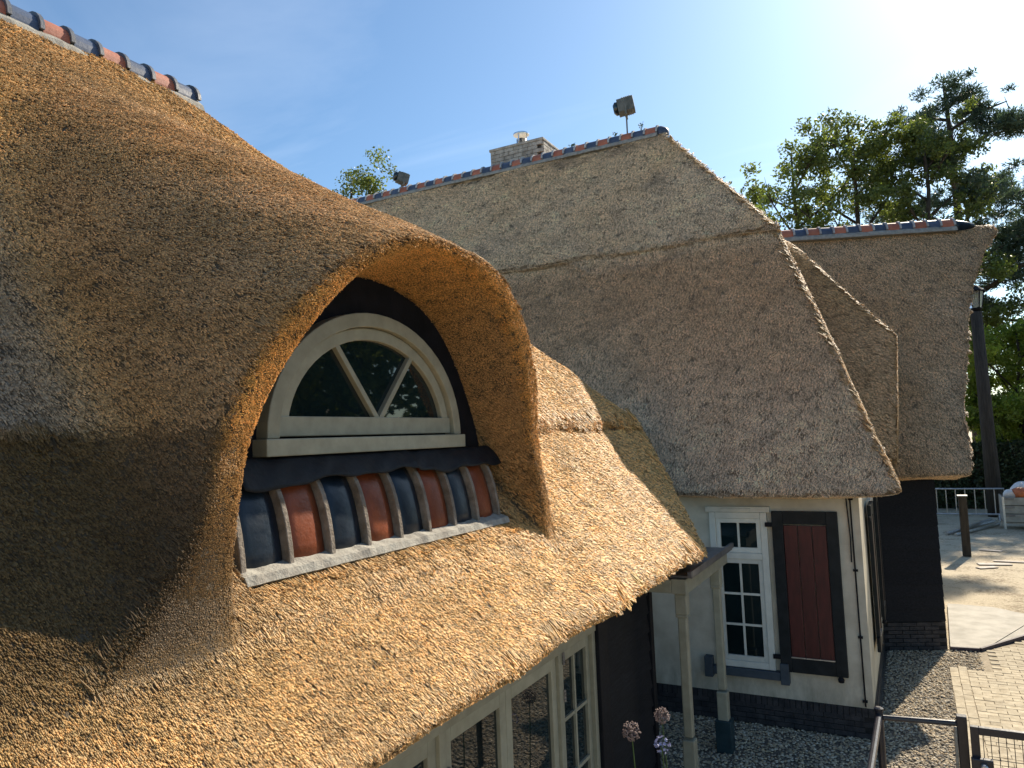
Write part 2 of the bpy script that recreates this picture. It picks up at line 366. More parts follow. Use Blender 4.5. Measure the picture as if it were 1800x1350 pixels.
def surface_nets(fn, lo, hi, h):
    ax = [np.arange(lo[i], hi[i] + h, h, dtype=np.float32) for i in range(3)]
    F = fn(ax[0][:, None, None], ax[1][None, :, None], ax[2][None, None, :]).astype(np.float32)
    ins = F < 0; nx, ny, nz = F.shape
    cnt = np.zeros((nx - 1, ny - 1, nz - 1), np.int8)
    for a in (0, 1):
        for b in (0, 1):
            for c in (0, 1): cnt += ins[a:nx - 1 + a, b:ny - 1 + b, c:nz - 1 + c]
    I, J, K = np.nonzero((cnt > 0) & (cnt < 8))
    idx = np.full(cnt.shape, -1, np.int64); idx[I, J, K] = np.arange(len(I))
    acc = np.zeros((len(I), 3)); num = np.zeros(len(I))
    cor = [(a, b, c) for a in (0, 1) for b in (0, 1) for c in (0, 1)]
    for p in cor:
        for q in cor:
            if sum(abs(p[i] - q[i]) for i in range(3)) == 1 and p < q:
                fa = F[I + p[0], J + p[1], K + p[2]]; fb = F[I + q[0], J + q[1], K + q[2]]
                cr = (fa < 0) != (fb < 0); tt = np.where(cr, fa / np.where(cr, fa - fb, 1), 0)
                for i in range(3): acc[:, i] += np.where(cr, p[i] + tt * (q[i] - p[i]), 0)
                num += cr
    P = acc / num[:, None]
    Vv = np.stack([ax[0][I] + P[:, 0] * h, ax[1][J] + P[:, 1] * h, ax[2][K] + P[:, 2] * h], 1)
    Q = []
    for d in range(3):
        sl0 = [slice(1, -1)] * 3; sl1 = [slice(1, -1)] * 3; sl0[d] = slice(0, -1); sl1[d] = slice(1, None)
        a, b = ins[tuple(sl0)], ins[tuple(sl1)]
        e = np.argwhere(a != b)
        if not len(e): continue
        sgn = a[tuple(e.T)]
        base = e.copy()
        for i in range(3):
            if i != d: base[:, i] += 1
        o1, o2 = [(1, 2), (2, 0), (0, 1)][d]
        def ci(k1, k2):
            c = base.copy(); c[:, o1] -= k1; c[:, o2] -= k2; return idx[c[:, 0], c[:, 1], c[:, 2]]
        q = np.stack([ci(1, 1), ci(0, 1), ci(0, 0), ci(1, 0)], 1)
        q = np.where(sgn[:, None], q, q[:, ::-1]); Q.append(q)
    return Vv, np.concatenate(Q)
def grad(fn, P, e=.02):
    g = np.stack([fn(P[:, 0] + e, P[:, 1], P[:, 2]) - fn(P[:, 0] - e, P[:, 1], P[:, 2]), fn(P[:, 0], P[:, 1] + e, P[:, 2]) - fn(P[:, 0], P[:, 1] - e, P[:, 2]), fn(P[:, 0], P[:, 1], P[:, 2] + e) - fn(P[:, 0], P[:, 1], P[:, 2] - e)], 1)
    return g / (np.linalg.norm(g, axis=1)[:, None] + 1e-9)
def np_mesh(name, v, f, material, smooth=True):
    me = bpy.data.meshes.new(name); me.vertices.add(len(v)); me.vertices.foreach_set('co', np.asarray(v, np.float32).ravel())
    k = f.shape[1]; me.loops.add(f.size); me.loops.foreach_set('vertex_index', f.astype(np.int32).ravel())
    me.polygons.add(len(f)); me.polygons.foreach_set('loop_start', np.arange(0, f.size, k, dtype=np.int32)); me.polygons.foreach_set('loop_total', np.full(len(f), k, np.int32))
    if smooth: me.polygons.foreach_set('use_smooth', np.ones(len(f), bool))
    me.update(calc_edges=True); me.materials.append(material); return me

# tufts of cut reed: local x = down the slope, z = out of the roof
NVAR = 8
ANG = [21, 42, 70]
def make_tuft(cls, var):
    r_ = np.random.default_rng(100 * cls + var); vs = []; fs = []; cs = []
    n = 40
    for i in range(n):
        rr = .052 * math.sqrt(r_.random()); th = r_.random() * 2 * math.pi
        x, y = rr * math.cos(th), rr * math.sin(th)
        a = math.radians(max(5, ANG[cls] + r_.normal(0, 5 if cls == 0 else 9))); yaw = r_.normal(0, .09 if cls == 0 else .20)
        h = r_.uniform(.002, .008) if cls == 0 else r_.uniform(.0, .006); rad = r_.uniform(.0024, .0042)
        v = r_.uniform(.30, 1.42); pale = 0
        if r_.random() < .015: a += .25; h += .006; v = 1.6; pale = .5; rad *= .6; yaw += r_.normal(0, .5)
        d = np.array([math.cos(a) * math.cos(yaw), math.cos(a) * math.sin(yaw), math.sin(a)])
        end = np.array([x, y, h]); L_ = min((h + .010) / max(d[2], .1), .08); st = end - d * L_
        s1 = np.cross(d, [0, 0, 1]); s1 /= np.linalg.norm(s1); s2 = np.cross(s1, d); o = len(vs)
        for (p, k) in ((st, 1.0), (end, .9)):
            for m_ in range(4):
                an = m_ * math.pi / 2 + .4; vs.append(p + (s1 * math.cos(an) + s2 * math.sin(an)) * rad * k)
        # ring for the cut face
        for m_ in range(4): vs.append(vs[o + 4 + m_] + d * .0005)
        hue = r_.normal(0, .05); c = np.array([v * (1 + hue), v, v * (1 - hue)]); c = c * (1 - pale) + pale * 1.5
        cut = c * r_.uniform(1.0, 1.4)
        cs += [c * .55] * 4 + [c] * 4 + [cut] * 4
        for m_ in range(4): fs.append((o + m_, o + (m_ + 1) % 4, o + 4 + (m_ + 1) % 4, o + 4 + m_))
        fs.append((o + 8, o + 9, o + 10, o + 11))
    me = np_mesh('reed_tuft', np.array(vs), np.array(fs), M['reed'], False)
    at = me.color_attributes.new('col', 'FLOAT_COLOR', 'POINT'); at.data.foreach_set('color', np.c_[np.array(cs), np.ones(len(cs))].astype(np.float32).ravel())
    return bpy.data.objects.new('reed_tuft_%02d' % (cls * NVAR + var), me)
TUFTS = bpy.data.collections.new('reed_tufts')
for c_ in range(3):
    for v_ in range(NVAR): TUFTS.objects.link(make_tuft(c_, v_))
def scatter_group():
    g = bpy.data.node_groups.new('reed_cover', 'GeometryNodeTree')
    g.interface.new_socket('Geometry', in_out='INPUT', socket_type='NodeSocketGeometry'); g.interface.new_socket('Geometry', in_out='OUTPUT', socket_type='NodeSocketGeometry')
    n = g.nodes.new; l = g.links.new; gi = n('NodeGroupInput'); go = n('NodeGroupOutput')
    ci = n('GeometryNodeCollectionInfo'); ci.inputs['Collection'].default_value = TUFTS; ci.inputs['Separate Children'].default_value = True; ci.inputs['Reset Children'].default_value = True
    iop = n('GeometryNodeInstanceOnPoints'); iop.inputs['Pick Instance'].default_value = True
    def attr(nm, ty):
        a = n('GeometryNodeInputNamedAttribute'); a.data_type = ty; a.inputs['Name'].default_value = nm; return a.outputs[0]
    l(gi.outputs[0], iop.inputs['Points']); l(ci.outputs[0], iop.inputs['Instance'])
    l(attr('idx', 'INT'), iop.inputs['Instance Index']); l(attr('rot', 'FLOAT_VECTOR'), iop.inputs['Rotation']); l(attr('scl', 'FLOAT'), iop.inputs['Scale'])
    l(iop.outputs[0], go.inputs[0]); return g
SG = scatter_group()

def fbm(P, s, seed=0):
    r_ = np.random.default_rng(seed); out = np.zeros(len(P)); amp = 1; tot = 0
    for o in range(4):
        for k in range(3):
            d = r_.normal(size=3); d *= s * (2 ** o) / np.linalg.norm(d); out += amp * np.sin(P @ d + r_.random() * 6.28) / 3
        tot += amp; amp *= .6
    return out / tot * 1.8
def cover(name, fn, v, q, parent, axis_fn, tint_fn, dens, smin_=.56, sper=4.3, tol=-.25, keep=None, jit=.07):
    tri = np.concatenate([q[:, [0, 1, 2]], q[:, [0, 2, 3]]]); a, b, c = v[tri[:, 0]], v[tri[:, 1]], v[tri[:, 2]]
    nn = np.cross(b - a, c - a); ar = np.linalg.norm(nn, axis=1) / 2; nn /= (2 * ar[:, None] + 1e-12); ce = (a + b + c) / 3
    dist = np.linalg.norm(ce, axis=1); face = -(nn * ce).sum(1) / dist
    s = np.maximum(dist / sper, smin_) ; s = np.where(s > 1, s ** .82, s)
    ok = (face > tol)
    gq = np.floor((ce - ce.min(0)) / .07).astype(np.int64); key = np.zeros(len(ce), np.int64)
    for bt in range(9):
        for ai in range(3): key |= ((gq[:, ai] >> bt) & 1) << (3 * bt + ai)
    od = np.argsort(key, kind='stable')
    ok &= (ce @ fwd) > .2
    pxx = CX + FPX * (ce @ right) / np.maximum(ce @ fwd, .1); pyy = CY + FPX * (ce @ down) / np.maximum(ce @ fwd, .1)
    ok &= (pxx > -500) & (pxx < 2300) & (pyy > -300) & (pyy < 1750)
    if keep is not None: ok &= keep(ce)
    dnf = (axis_fn(ce, nn) * nn).sum(1); s = np.where(dnf > .25, s * .55, s)
    wgt = np.where(ok, ar / s ** 2, 0); n = int(wgt.sum() * dens)
    pick = np.searchsorted(np.cumsum(wgt[od]) / wgt.sum(), (np.arange(n) + rng.random(n)) / n)
    pick = od[np.clip(pick, 0, len(ce) - 1)]
    r1, r2 = np.sqrt(rng.random(n)), rng.random(n)
    P = a[pick] * (1 - r1)[:, None] + b[pick] * (r1 * (1 - r2))[:, None] + c[pick] * (r1 * r2)[:, None]
    G = grad(fn, P); P = P - G * np.minimum(fn(P[:, 0], P[:, 1], P[:, 2]), 0)[:, None] * .9
    Nn = grad(fn, P, .035)
    A = axis_fn(P, Nn); dn = (A * Nn).sum(1)
    T = A - dn[:, None] * Nn; tl = np.linalg.norm(T, axis=1)
    alt = np.cross(Nn, [0.3, .5, .8]); T = np.where(tl[:, None] > .08, T / (tl[:, None] + 1e-9), alt / np.linalg.norm(alt, axis=1)[:, None])
    cls = np.where(dn > .75, 2, np.where(dn > .35, 1, 0))
    # small random yaw
    yaw = rng.normal(0, jit, n) + .10 * fbm(P, 2.0, 5); Bn = np.cross(Nn, T)
    T = T * np.cos(yaw)[:, None] + Bn * np.sin(yaw)[:, None]; Bn = np.cross(Nn, T)
    R = np.stack([T, Bn, Nn], 2)            # columns
    ry = -np.arcsin(np.clip(R[:, 2, 0], -1, 1)); rx = np.arctan2(R[:, 2, 1], R[:, 2, 2]); rz = np.arctan2(R[:, 1, 0], R[:, 0, 0])
    tint = tint_fn(P, Nn, dn)
    scl = s[pick] * rng.uniform(.85, 1.2, n)
    me = bpy.data.meshes.new(name); me.vertices.add(n); me.vertices.foreach_set('co', (P + [0, 0, H]).astype(np.float32).ravel())
    def put(nm, ty, data, key): at = me.attributes.new(nm, ty, 'POINT'); at.data.foreach_set(key, np.ascontiguousarray(data).ravel())
    put('idx', 'INT', (cls * NVAR + rng.integers(0, NVAR, n)).astype(np.int32), 'value')
    put('rot', 'FLOAT_VECTOR', np.stack([rx, ry, rz], 1).astype(np.float32), 'vector'); put('scl', 'FLOAT', scl.astype(np.float32), 'value')
    put('tint', 'FLOAT_COLOR', np.c_[np.clip(tint, .005, 1), np.ones(n)].astype(np.float32), 'color')
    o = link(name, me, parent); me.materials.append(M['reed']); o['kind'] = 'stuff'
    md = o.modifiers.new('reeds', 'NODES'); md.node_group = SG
    print(name, n)
    return o
def lerp(a, b, t): return np.asarray(a) * (1 - t)[:, None] + np.asarray(b) * t[:, None]
def sstep(x, a, b): t = np.clip((x - a) / (b - a), 0, 1); return t * t * (3 - 2 * t)
GOLD, BROWN, GREY, ORANGE = (.90, .55, .20), (.52, .31, .14), (.40, .32, .24), (.88, .47, .14)

# ------------------------------------------------------------------ setting: ground
def sheet(name, pts, z, m):
    b = MB().add([(x, y, z) for x, y in pts], [tuple(range(len(pts)))]); return structure(b.build(name, m))
def sand_mat():
    m, t, b = nodes('dry_sandy_ground')
    n = noise(t, .9, 8, .65); n2 = noise(t, 16, 6, .7)
    mxx = nd(t, 'ShaderNodeMath', operation='ADD'); t.links.new(n.outputs[0], mxx.inputs[0]); t.links.new(n2.outputs[0], mxx.inputs[1])
    r = ramp(t, mxx.outputs[0], [(.72, (.20, .15, .10)), (.92, (.42, .34, .23)), (1.15, (.58, .49, .35))])
    t.links.new(r.outputs[0], b.inputs['Base Color']); b.inputs['Roughness'].default_value = .95
    n3 = noise(t, 30, 6, .7); bump(t, b, n3.outputs[0], .9, .04); return m
sheet('ground', [(-600, -600), (600, -600), (600, 900), (-600, 900)], -.012, sand_mat())
gm = mat('gravel_bed_fines', (.10, .085, .065), (.24, .21, .17), 60, .95, .8, .01)
sheet('gravel_bed', [(-3.4, 3.0), (.28, 3.0), (.28, 12.4), (.70, 12.4), (.70, 13.34), (-.6, 13.34), (-.6, 9.2), (-3.4, 9.2)], -.006, gm)
# pebbles
def pebbles():
    r_ = np.random.default_rng(3); P = []
    while len(P) < 21000:
        x = r_.uniform(-3.2, .72); y = 4.6 + 8.75 * r_.random() ** .9
        if y > 9.35 and x < -.52: continue
        if x > .27 and y < 12.38: continue
        if x < -2.2 and y < 7.1: continue
        P.append((x, y))
    P = np.array(P); n = len(P)
    base = np.array([(1, 0, 0), (0, 1, 0), (-1, 0, 0), (0, -1, 0), (0, 0, 1), (.6, .6, .62), (-.6, .6, .6), (-.62, -.6, .6), (.6, -.62, .6)], float)
    F = np.array([(0, 1, 5), (1, 2, 6), (2, 3, 7), (3, 0, 8), (5, 1, 6), (6, 2, 7), (7, 3, 8), (8, 0, 5), (5, 6, 4), (6, 7, 4), (7, 8, 4), (8, 5, 4)])
    sz = r_.uniform(.010, .022, n); an = r_.random(n) * 6.28; el = r_.uniform(.6, 1.0, n); fl = r_.uniform(.45, .8, n)
    B = base[None] * (1 + r_.normal(0, .12, (n, 9, 1)))
    x = B[:, :, 0] * sz[:, None]; y = B[:, :, 1] * (sz * el)[:, None]; z = B[:, :, 2] * (sz * fl)[:, None]
    Vv = np.stack([P[:, 0, None] + x * np.cos(an)[:, None] - y * np.sin(an)[:, None], P[:, 1, None] + x * np.sin(an)[:, None] + y * np.cos(an)[:, None], z + r_.uniform(-.004, .006, n)[:, None]], 2)
    fc = (F[None] + (np.arange(n) * 9)[:, None, None]).reshape(-1, 3)
    m, t, b = nodes('pebble'); a = nd(t, 'ShaderNodeAttribute', attribute_name='col'); t.links.new(a.outputs[0], b.inputs['Base Color']); b.inputs['Roughness'].default_value = .8
    me = np_mesh('gravel', Vv.reshape(-1, 3), fc, m, True)
    c = np.array([(.56, .46, .31), (.44, .36, .25), (.64, .56, .43), (.34, .29, .22), (.58, .44, .27)])[r_.integers(0, 5, n)] * r_.uniform(.75, 1.15, (n, 1))
    at = me.color_attributes.new('col', 'FLOAT_COLOR', 'POINT'); at.data.foreach_set('color', np.c_[np.repeat(c, 9, 0), np.ones(n * 9)].astype(np.float32).ravel())
    o = link('gravel', me); o['label'] = 'loose beige gravel round the white house'; o['category'] = 'gravel'; o['kind'] = 'stuff'
pebbles()
# pavement of clay bricks
pave = sheet('pavement', [(.28, -8), (9, -8), (9, 14.2), (1.38, 14.2), (.70, 13.34), (.70, 12.4), (.28, 12.4)], .003, M['paverjoint'])
pv = MB().box((0, 0, 0), (.204, .098, .05)).build('tmp', M['paver']); pme = pv.data; bpy.data.objects.remove(pv)
halves = []; hb = MB().box((0, 0, 0), (.096, .098, .05)).build('tmp', M['paver']); hme = hb.data; bpy.data.objects.remove(hb)
spots = []
for j in range(60):                       # edge rows along the gravel
    y = 6.6 + j * .21
    if y < 12.35: spots.append((.335, y, math.pi / 2)); spots.append((.44, y + .1, math.pi / 2))
for j in range(80):
    y = 6.6 + j * .105
    for i in range(9):
        x = .60 + i * .211 + (.105 if j % 2 else 0)
        if i == 0 and j % 2 and y < 12.3: halves.append((.549, y, 0))
        if y > 12.3 and x < .85: continue
        if y > 13.3 + max(0, (x - .72)) * 1.25: continue
        if x > .62 + (y - 6.6) * .16 + .45: continue
        spots.append((x, y, 0))
spots.sort(key=lambda s: s[0] ** 2 + s[1] ** 2)
def add_bricks(spots, name, me, parent, z, limit=300):
    vs = []
    for i, (x, y, a) in enumerate(spots[:limit]):
        o = bpy.data.objects.new(name, me); COL.objects.link(o); o.parent = parent
        o.location = (x + random.uniform(-.003, .003), y + random.uniform(-.003, .003), z + random.uniform(-.003, .003)); o.rotation_euler = (random.uniform(-.012, .012), random.uniform(-.012, .012), a + random.uniform(-.012, .012))
    return spots[limit:]
spots = [s for s in spots if s[1] > 7.2]
add_bricks([h_ for h_ in halves if h_[1] > 7.2], 'paving_half_brick', hme, pave, -.012)
rest = add_bricks(spots, 'paving_brick', pme, pave, -.012)
if rest:
    b = MB()
    for x, y, a in rest:
        ax = (V((math.cos(a), math.sin(a), 0)), V((-math.sin(a), math.cos(a), 0)), V((0, 0, 1)))
        b.box((x, y, -.012 + random.uniform(-.003, .003)), (.204, .098, .05), ax)
    o = b.build('paving_bricks_beyond', M['paver'], pave); o['kind'] = 'stuff'
# concrete terrace by the black wing
ter = [(.34, 13.36), (.72, 13.40), (1.44, 14.50), (1.95, 15.25), (1.60, 15.95), (1.16, 16.38), (.43, 16.48)]
terr = structure(MB().add([(x, y, .012) for x, y in ter], [tuple(range(7))]).build('terrace', M['joint']))
def clip_poly(poly, n, c):
    out = []
    for i in range(len(poly)):
        p, q = np.array(poly[i]), np.array(poly[(i + 1) % len(poly)]); a, b = p @ n - c, q @ n - c
        if a <= 0: out.append(tuple(p))
        if a * b < 0: out.append(tuple(p + (q - p) * a / (a - b)))
    return out
tn = np.array([.93, -.37]); tcs = [-99, -4.20, -3.85, -3.52, -3.2, 99]
for i in range(5):
    pl = clip_poly(clip_poly(ter, tn, tcs[i + 1] - .008), -tn, -tcs[i] - .008)
    if len(pl) > 2:
        n = len(pl); MB().add([(x, y, .0) for x, y in pl] + [(x, y, .05 + random.uniform(-.004, .004)) for x, y in pl], [tuple(range(n, 2 * n)), *[(k, (k + 1) % n, n + (k + 1) % n, n + k) for k in range(n)]]).build('slab', M['concrete'], terr)
for (p, q) in ((ter[0], ter[1]), (ter[1], ter[2]), (ter[2], ter[3])):
    p, q = V((*p, .022)), V((*q, .022)); d = (q - p); ln = d.length; d.normalize(); nrm = V((d.y, -d.x, 0))
    MB().box((p + q) / 2 + nrm * .022, (ln, .04, .064), (d, -nrm, V((0, 0, 1)))).build('edging_strip', M['edging'], terr)

# ------------------------------------------------------------------ ridge tiles
def ridge_tile_mesh(name, mt, mc, Lr=.252, R=.135, n=10):
    """barrel along local x, crest +z, a raised collar at one end"""
    b = MB()
    def arc(r, drop): return [(r * math.cos(math.pi * (k / n)) * 1.0, r * math.sin(math.pi * (k / n)) + drop) for k in range(n + 1)]
    for (x0, x1, r0, mi) in ((0, Lr - .035, R, 0), (Lr - .035, Lr, R + .022, 1)):
        st = []
        for x in (x0, x1):
            o = arc(r0, 0); i = arc(r0 - .03, 0)
            st.append([(x, p[0], p[1]) for p in o] + [(x, p[0], p[1]) for p in reversed(i)])
        b.sweep(st, None, True, mi)
    # straight skirts
    for s in (-1, 1):
        b.box((Lr / 2 - .0175, s * (R - .008), -.035), (Lr - .036, .018, .07), mi=0)
    me = bpy.data.meshes.new(name); me.from_pydata(b.v, [], b.f); me.materials.append(mt); me.materials.append(mc); me.polygons.foreach_set('material_index', b.m); me.update(); return me
M['redglare'] = mat('glare_pale_terracotta', (.34, .105, .060), (.46, .17, .10), 6, .6, .4, .006)  # ridge terracotta lightened: lens glare is put into the colour
M['blueglare'] = mat('glare_pale_blue_tile', (.035, .055, .10), (.075, .10, .16), 6, .45, .3, .006)  # blue ridge tile paled by the same painted-in glare
RTF = [ridge_tile_mesh('ridge_tile', M['blueglare'], M['lightcollar']), ridge_tile_mesh('ridge_tile', M['redglare'], M['lightcollar'])]
def ridge_row(parent, start, d, n, meshes, pitch=.255, red0=0, flip=False, scl=1):
    d = V(d).normalized(); az = math.atan2(d.y, d.x)
    for i in range(n):
        o = bpy.data.objects.new('ridge_tile', meshes[(i + red0) % 2]); COL.objects.link(o); o.parent = parent
        p = V(start) + d * (i * pitch); o.location = p - parent.location
        o.rotation_euler = (random.uniform(-.02, .02), random.uniform(-.015, .015), az + random.uniform(-.015, .015)); o.scale = (pitch / .252, scl, scl)
    # mortar bed on both sides
    sd = V((-d.y, d.x, 0))
    b = MB()
    for s in (-1, 1):
        st = []
        for i in range(n * 2 + 1):
            p = V(start) + d * (i * pitch / 2); j = random.uniform(-.008, .008)
            st.append([p + sd * s * (.10 * scl) + V((0, 0, .02)), p + sd * s * (.175 * scl + j) + V((0, 0, -.065 + j)), p + sd * s * (.195 * scl + j) + V((0, 0, -.125)), p + sd * s * .09 + V((0, 0, -.14))])
        b.sweep(st, None, True)
    b.build('mortar_bed', M['mortar'], parent)

RT = [ridge_tile_mesh('ridge_tile', M['blueglare'], M['collar']), ridge_tile_mesh('ridge_tile', M['redglare'], M['collar'])]
# ------------------------------------------------------------------ near house
house = empty('thatched_house', (-4.0, 3.5, 0), 'near golden thatched house with an arched dormer above blue and red tiles', 'house', 'thatched houses')
v, q = surface_nets(near_sdf, (-8.3, -1.4, -1.8), (-1.5, 10.4, 3.75), .05)
me = np_mesh('roof_thatch', v + [0, 0, H], q, M['thatch_near']); roof = link('roof_thatch', me, house)
def near_axis(P, Nn):
    low, main, hood = near_parts(P[:, 0], P[:, 1], P[:, 2])
    wh = sstep(main - hood, -.10, .25)
    hipd = (.713 * (P[:, 1] - 4.8) + P[:, 2] - 3.51) / 1.228; fr = np.minimum(low, (1.14 * P[:, 0] + P[:, 2] - .12 + 1.14 * 3.12) / 1.516)
    g = np.where((hipd > fr + .02)[:, None], np.array([0, .814, -.581]), np.array([.697, 0, -.718]))
    A = g * (1 - wh)[:, None] + np.array([.86, 0, -.51]) * wh[:, None]
    # hood flank: stalks still sag a little downhill
    A = A + g * (wh * .35)[:, None]
    return A / np.linalg.norm(A, axis=1)[:, None]
def near_tint(P, Nn, dn):
    low, main, hood = near_parts(P[:, 0], P[:, 1], P[:, 2])
    wh = sstep(main - hood, -.05, .3); f = fbm(P, 1.6, 1); f2 = fbm(P, 5.0, 2); f3 = fbm(P, 14, 3)
    t = lerp(np.tile(GOLD, (len(P), 1)), np.tile(BROWN, (len(P), 1)), np.clip(wh * .75 + .12 * f2 + .06, 0, 1))
    gr = sstep(P[:, 2], .06, .12) * sstep(-P[:, 1], -2.6, -1.5) * (1 - wh) * .9
    gr = np.maximum(gr, np.clip(.30 * f + .12 * f3, 0, .45) * .8)
    t = lerp(t, np.tile(GREY, (len(P), 1)), np.clip(gr, 0, 1))
    up = sstep(P[:, 2], 1.6, 3.0); t = lerp(t, np.tile((.56, .36, .17), (len(P), 1)), up * .7)
    cutf = sstep(dn, .45, .8) * (.25 + .75 * sstep(P[:, 2], -.55, .05)); t = lerp(t, np.tile(ORANGE, (len(P), 1)), cutf * .9)
    # mossy older thatch plus hood shadow painted into the tint, left of the dormer
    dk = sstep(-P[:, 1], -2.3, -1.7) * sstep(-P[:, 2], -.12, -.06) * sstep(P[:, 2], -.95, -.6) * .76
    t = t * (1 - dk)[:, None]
    return t * (1 + .16 * f2 + .10 * f3 + rng.normal(0, .09, len(P)))[:, None]
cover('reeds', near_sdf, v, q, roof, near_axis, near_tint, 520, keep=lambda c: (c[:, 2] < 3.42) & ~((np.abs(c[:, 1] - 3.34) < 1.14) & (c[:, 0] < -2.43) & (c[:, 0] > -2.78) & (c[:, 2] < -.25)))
ridge_row(house, (-6.1, -1.15, 3.45 + H), (0, 1, 0), 24, RT, .25, 1, scl=1.2)

# dormer window ---------------------------------------------------
WX = -2.70; WY = 3.385; WB = H - .04
plate_pts = []
bk = MB(); pts = [(2.02, H - .42), (4.78, H - .42)] + [(3.40 + 1.38 * math.cos(a), H - .42 + 1.52 * math.sin(a)) for a in np.linspace(.25, math.pi - .25, 20)]
n = len(pts); bk.add([(WX - .03, y, z) for y, z in pts] + [(WX - .09, y, z) for y, z in pts], [tuple(range(n)), tuple(range(2 * n - 1, n - 1, -1)), *[(k, n + k, n + (k + 1) % n, (k + 1) % n) for k in range(n)]])
bk.build('dormer_cheek_panel', M['black'], house)
def arch_ring(a0, b0, wd, x0, x1, zb, m=28, mb=None):
    """half-elliptic ring of width wd between planes x0 (back) and x1 (front), feet at zb"""
    st = []
    for k in range(m + 1):
        th = math.pi * k / m; c, s = math.cos(th), math.sin(th)
        yo, zo = a0 * c, b0 * s; yi, zi = (a0 - wd) * c, (b0 - wd) * s
        st.append([(x0, WY - yo, zb + zo), (x1, WY - yo, zb + zo), (x1, WY - yi, zb + zi), (x0, WY - yi, zb + zi)])
    (mb or MB()).sweep(st, None, True); 
    b = mb or MB()
    if mb is None: b.sweep(st, None, True)
    return b
zb0 = WB + .085
b = MB(); arch_ring(.855, .705, .080, WX - .06, WX + .045, zb0, mb=b)
win = b.build('dormer_window', M['cream'], house, False, .006)
MB().box((WX + .005, WY, WB + .042), (.12, 1.755, .084)).build('sill', M['cream'], win, False, .006)
b = MB(); arch_ring(.762, .61, .070, WX - .06, WX + .012, zb0 + .012, mb=b); sash = b.build('sash', M['cream'], win, False, .006)
MB().box((WX - .018, WY, zb0 + .060), (.070, 1.53, .10)).build('bottom_rail', M['cream'], win, False, .005)
zb1 = zb0 + .11
for s in (-1, 1):
    p0 = V((WX - .012, WY + .03 + s * .012, zb1 - .01)); a = .60; e = V((WX - .012, WY + .03 + s * .36, zb0 + .012 + .50))
    d = (e - p0); ln = d.length; d.normalize(); sd = V((0, -d.z, d.y)); MB().box((p0 + e) / 2, (.045, .034, ln), (V((1, 0, 0)), sd, d)).build('glazing_bar', M['cream'], win, False, .004)
gl = MB(); gp = [(WY - .71, zb1 - .02), (WY + .71, zb1 - .02)] + [(WY + .715 * math.cos(t), zb0 + .012 + .56 * math.sin(t)) for t in np.linspace(.14, math.pi - .14, 18)]
n = len(gp)
def fan_pane(y0l, y1l, cond):
    pass
# three panes split by the two bars
arc = [(WY + .715 * math.cos(t), zb0 + .012 + .56 * math.sin(t)) for t in np.linspace(.14, math.pi - .14, 41)]
bc = (WY + .03, zb1 - .02)
ia = min(range(41), key=lambda i: abs(arc[i][0] - (WY + .03 + .36))); ib = min(range(41), key=lambda i: abs(arc[i][0] - (WY + .03 - .36)))
for seg in ([(WY + .71, zb1 - .02)] + arc[:ia + 1], arc[ia:ib + 1], arc[ib:] + [(WY - .71, zb1 - .02)]):
    poly = [bc] + list(seg); MB().add([(WX - .021, y, z) for y, z in poly], [tuple(range(len(poly)))]).build('pane', M['glass'], win)
# flashing: crumpled lead sheet
FY0, FY1 = 2.30, 4.60
b = MB(); nu, nv_ = 70, 10; grid = []
for j in range(nv_ + 1):
    for i in range(nu + 1):
        u, t_ = i / nu, j / nv_; y = FY0 + (FY1 - FY0) * u
        edge = .012 * math.sin(u * 21) + .016 * math.sin(u * 9 + 1) + .007 * math.sin(u * 47)
        x = WX + .02 + .125 * t_ ** .8; z = WB - .002 - (.120 + edge) * t_ ** 1.3
        cr = .003 * math.sin(u * 38 + 3 * t_) * math.sin(t_ * 5 + u * 13) + .002 * math.sin(u * 90 + t_ * 9)
        if abs(u - .56) < .012: cr += .015 * (1 - abs(u - .56) / .012)
        grid.append((x + cr + .004, y, z + cr * .6))
fs = [(j * (nu + 1) + i, (j + 1) * (nu + 1) + i, (j + 1) * (nu + 1) + i + 1, j * (nu + 1) + i + 1) for j in range(nv_) for i in range(nu)]
o = b.add(grid, fs).build('flashing', M['flash'], house, True); md = o.modifiers.new('thick', 'SOLIDIFY'); md.thickness = .006
# row of upright tiles below the window
NT = 8; TY0, TY1 = 2.235, 4.44
pt = (TY1 - TY0) / NT
def tile_prof(off):                            # convex quarter barrel, from the top back edge to the ledge
    out = []
    for k in range(9):
        t_ = k / 8; a = t_ * 1.25
        out.append((-2.685 + .165 * math.sin(a) / math.sin(1.25) + off * math.cos(a * .5 - .1), H - .125 - .415 * (1 - math.cos(a)) / (1 - math.cos(1.25)) * 1.0 - 0.0 + off * .3 * math.sin(a)))
    return out
for i in range(NT):
    y0, y1 = TY0 + i * pt, TY0 + (i + 1) * pt
    po = tile_prof(0); st = []
    for (y, dx_) in ((y0 + .018, -.012), (y0 + pt * .3, .006), (y0 + pt * .7, .006), (y1 - .018, -.012)):
        st.append([(x + dx_, y, z) for x, z in po] + [(x - .03 + dx_, y, z - .004) for x, z in reversed(po)])
    MB().sweep(st, None, True).build('dormer_tile', M['redtile'] if i % 2 else M['bluetile'], house, True)
for i in range(NT + 1):
    y = TY0 + i * pt; po = tile_prof(.034); pi = tile_prof(-.05)
    st = []
    for yy in (y - .015, y + .015): st.append([(x, yy, z) for x, z in po] + [(x, yy, z) for x, z in reversed(pi)])
    MB().sweep(st, None, True).build('tile_rib', M['rib'], house, False, .004)
b = MB(); st = []
for i in range(41):
    y = TY0 - .03 + (TY1 - TY0 + .07) * i / 40; j = random.uniform(-.005, .005)
    st.append([(-2.58, y, H - .49), (-2.455 + j, y, H - .53 + j), (-2.438 + j, y, H - .565), (-2.58, y, H - .63)])
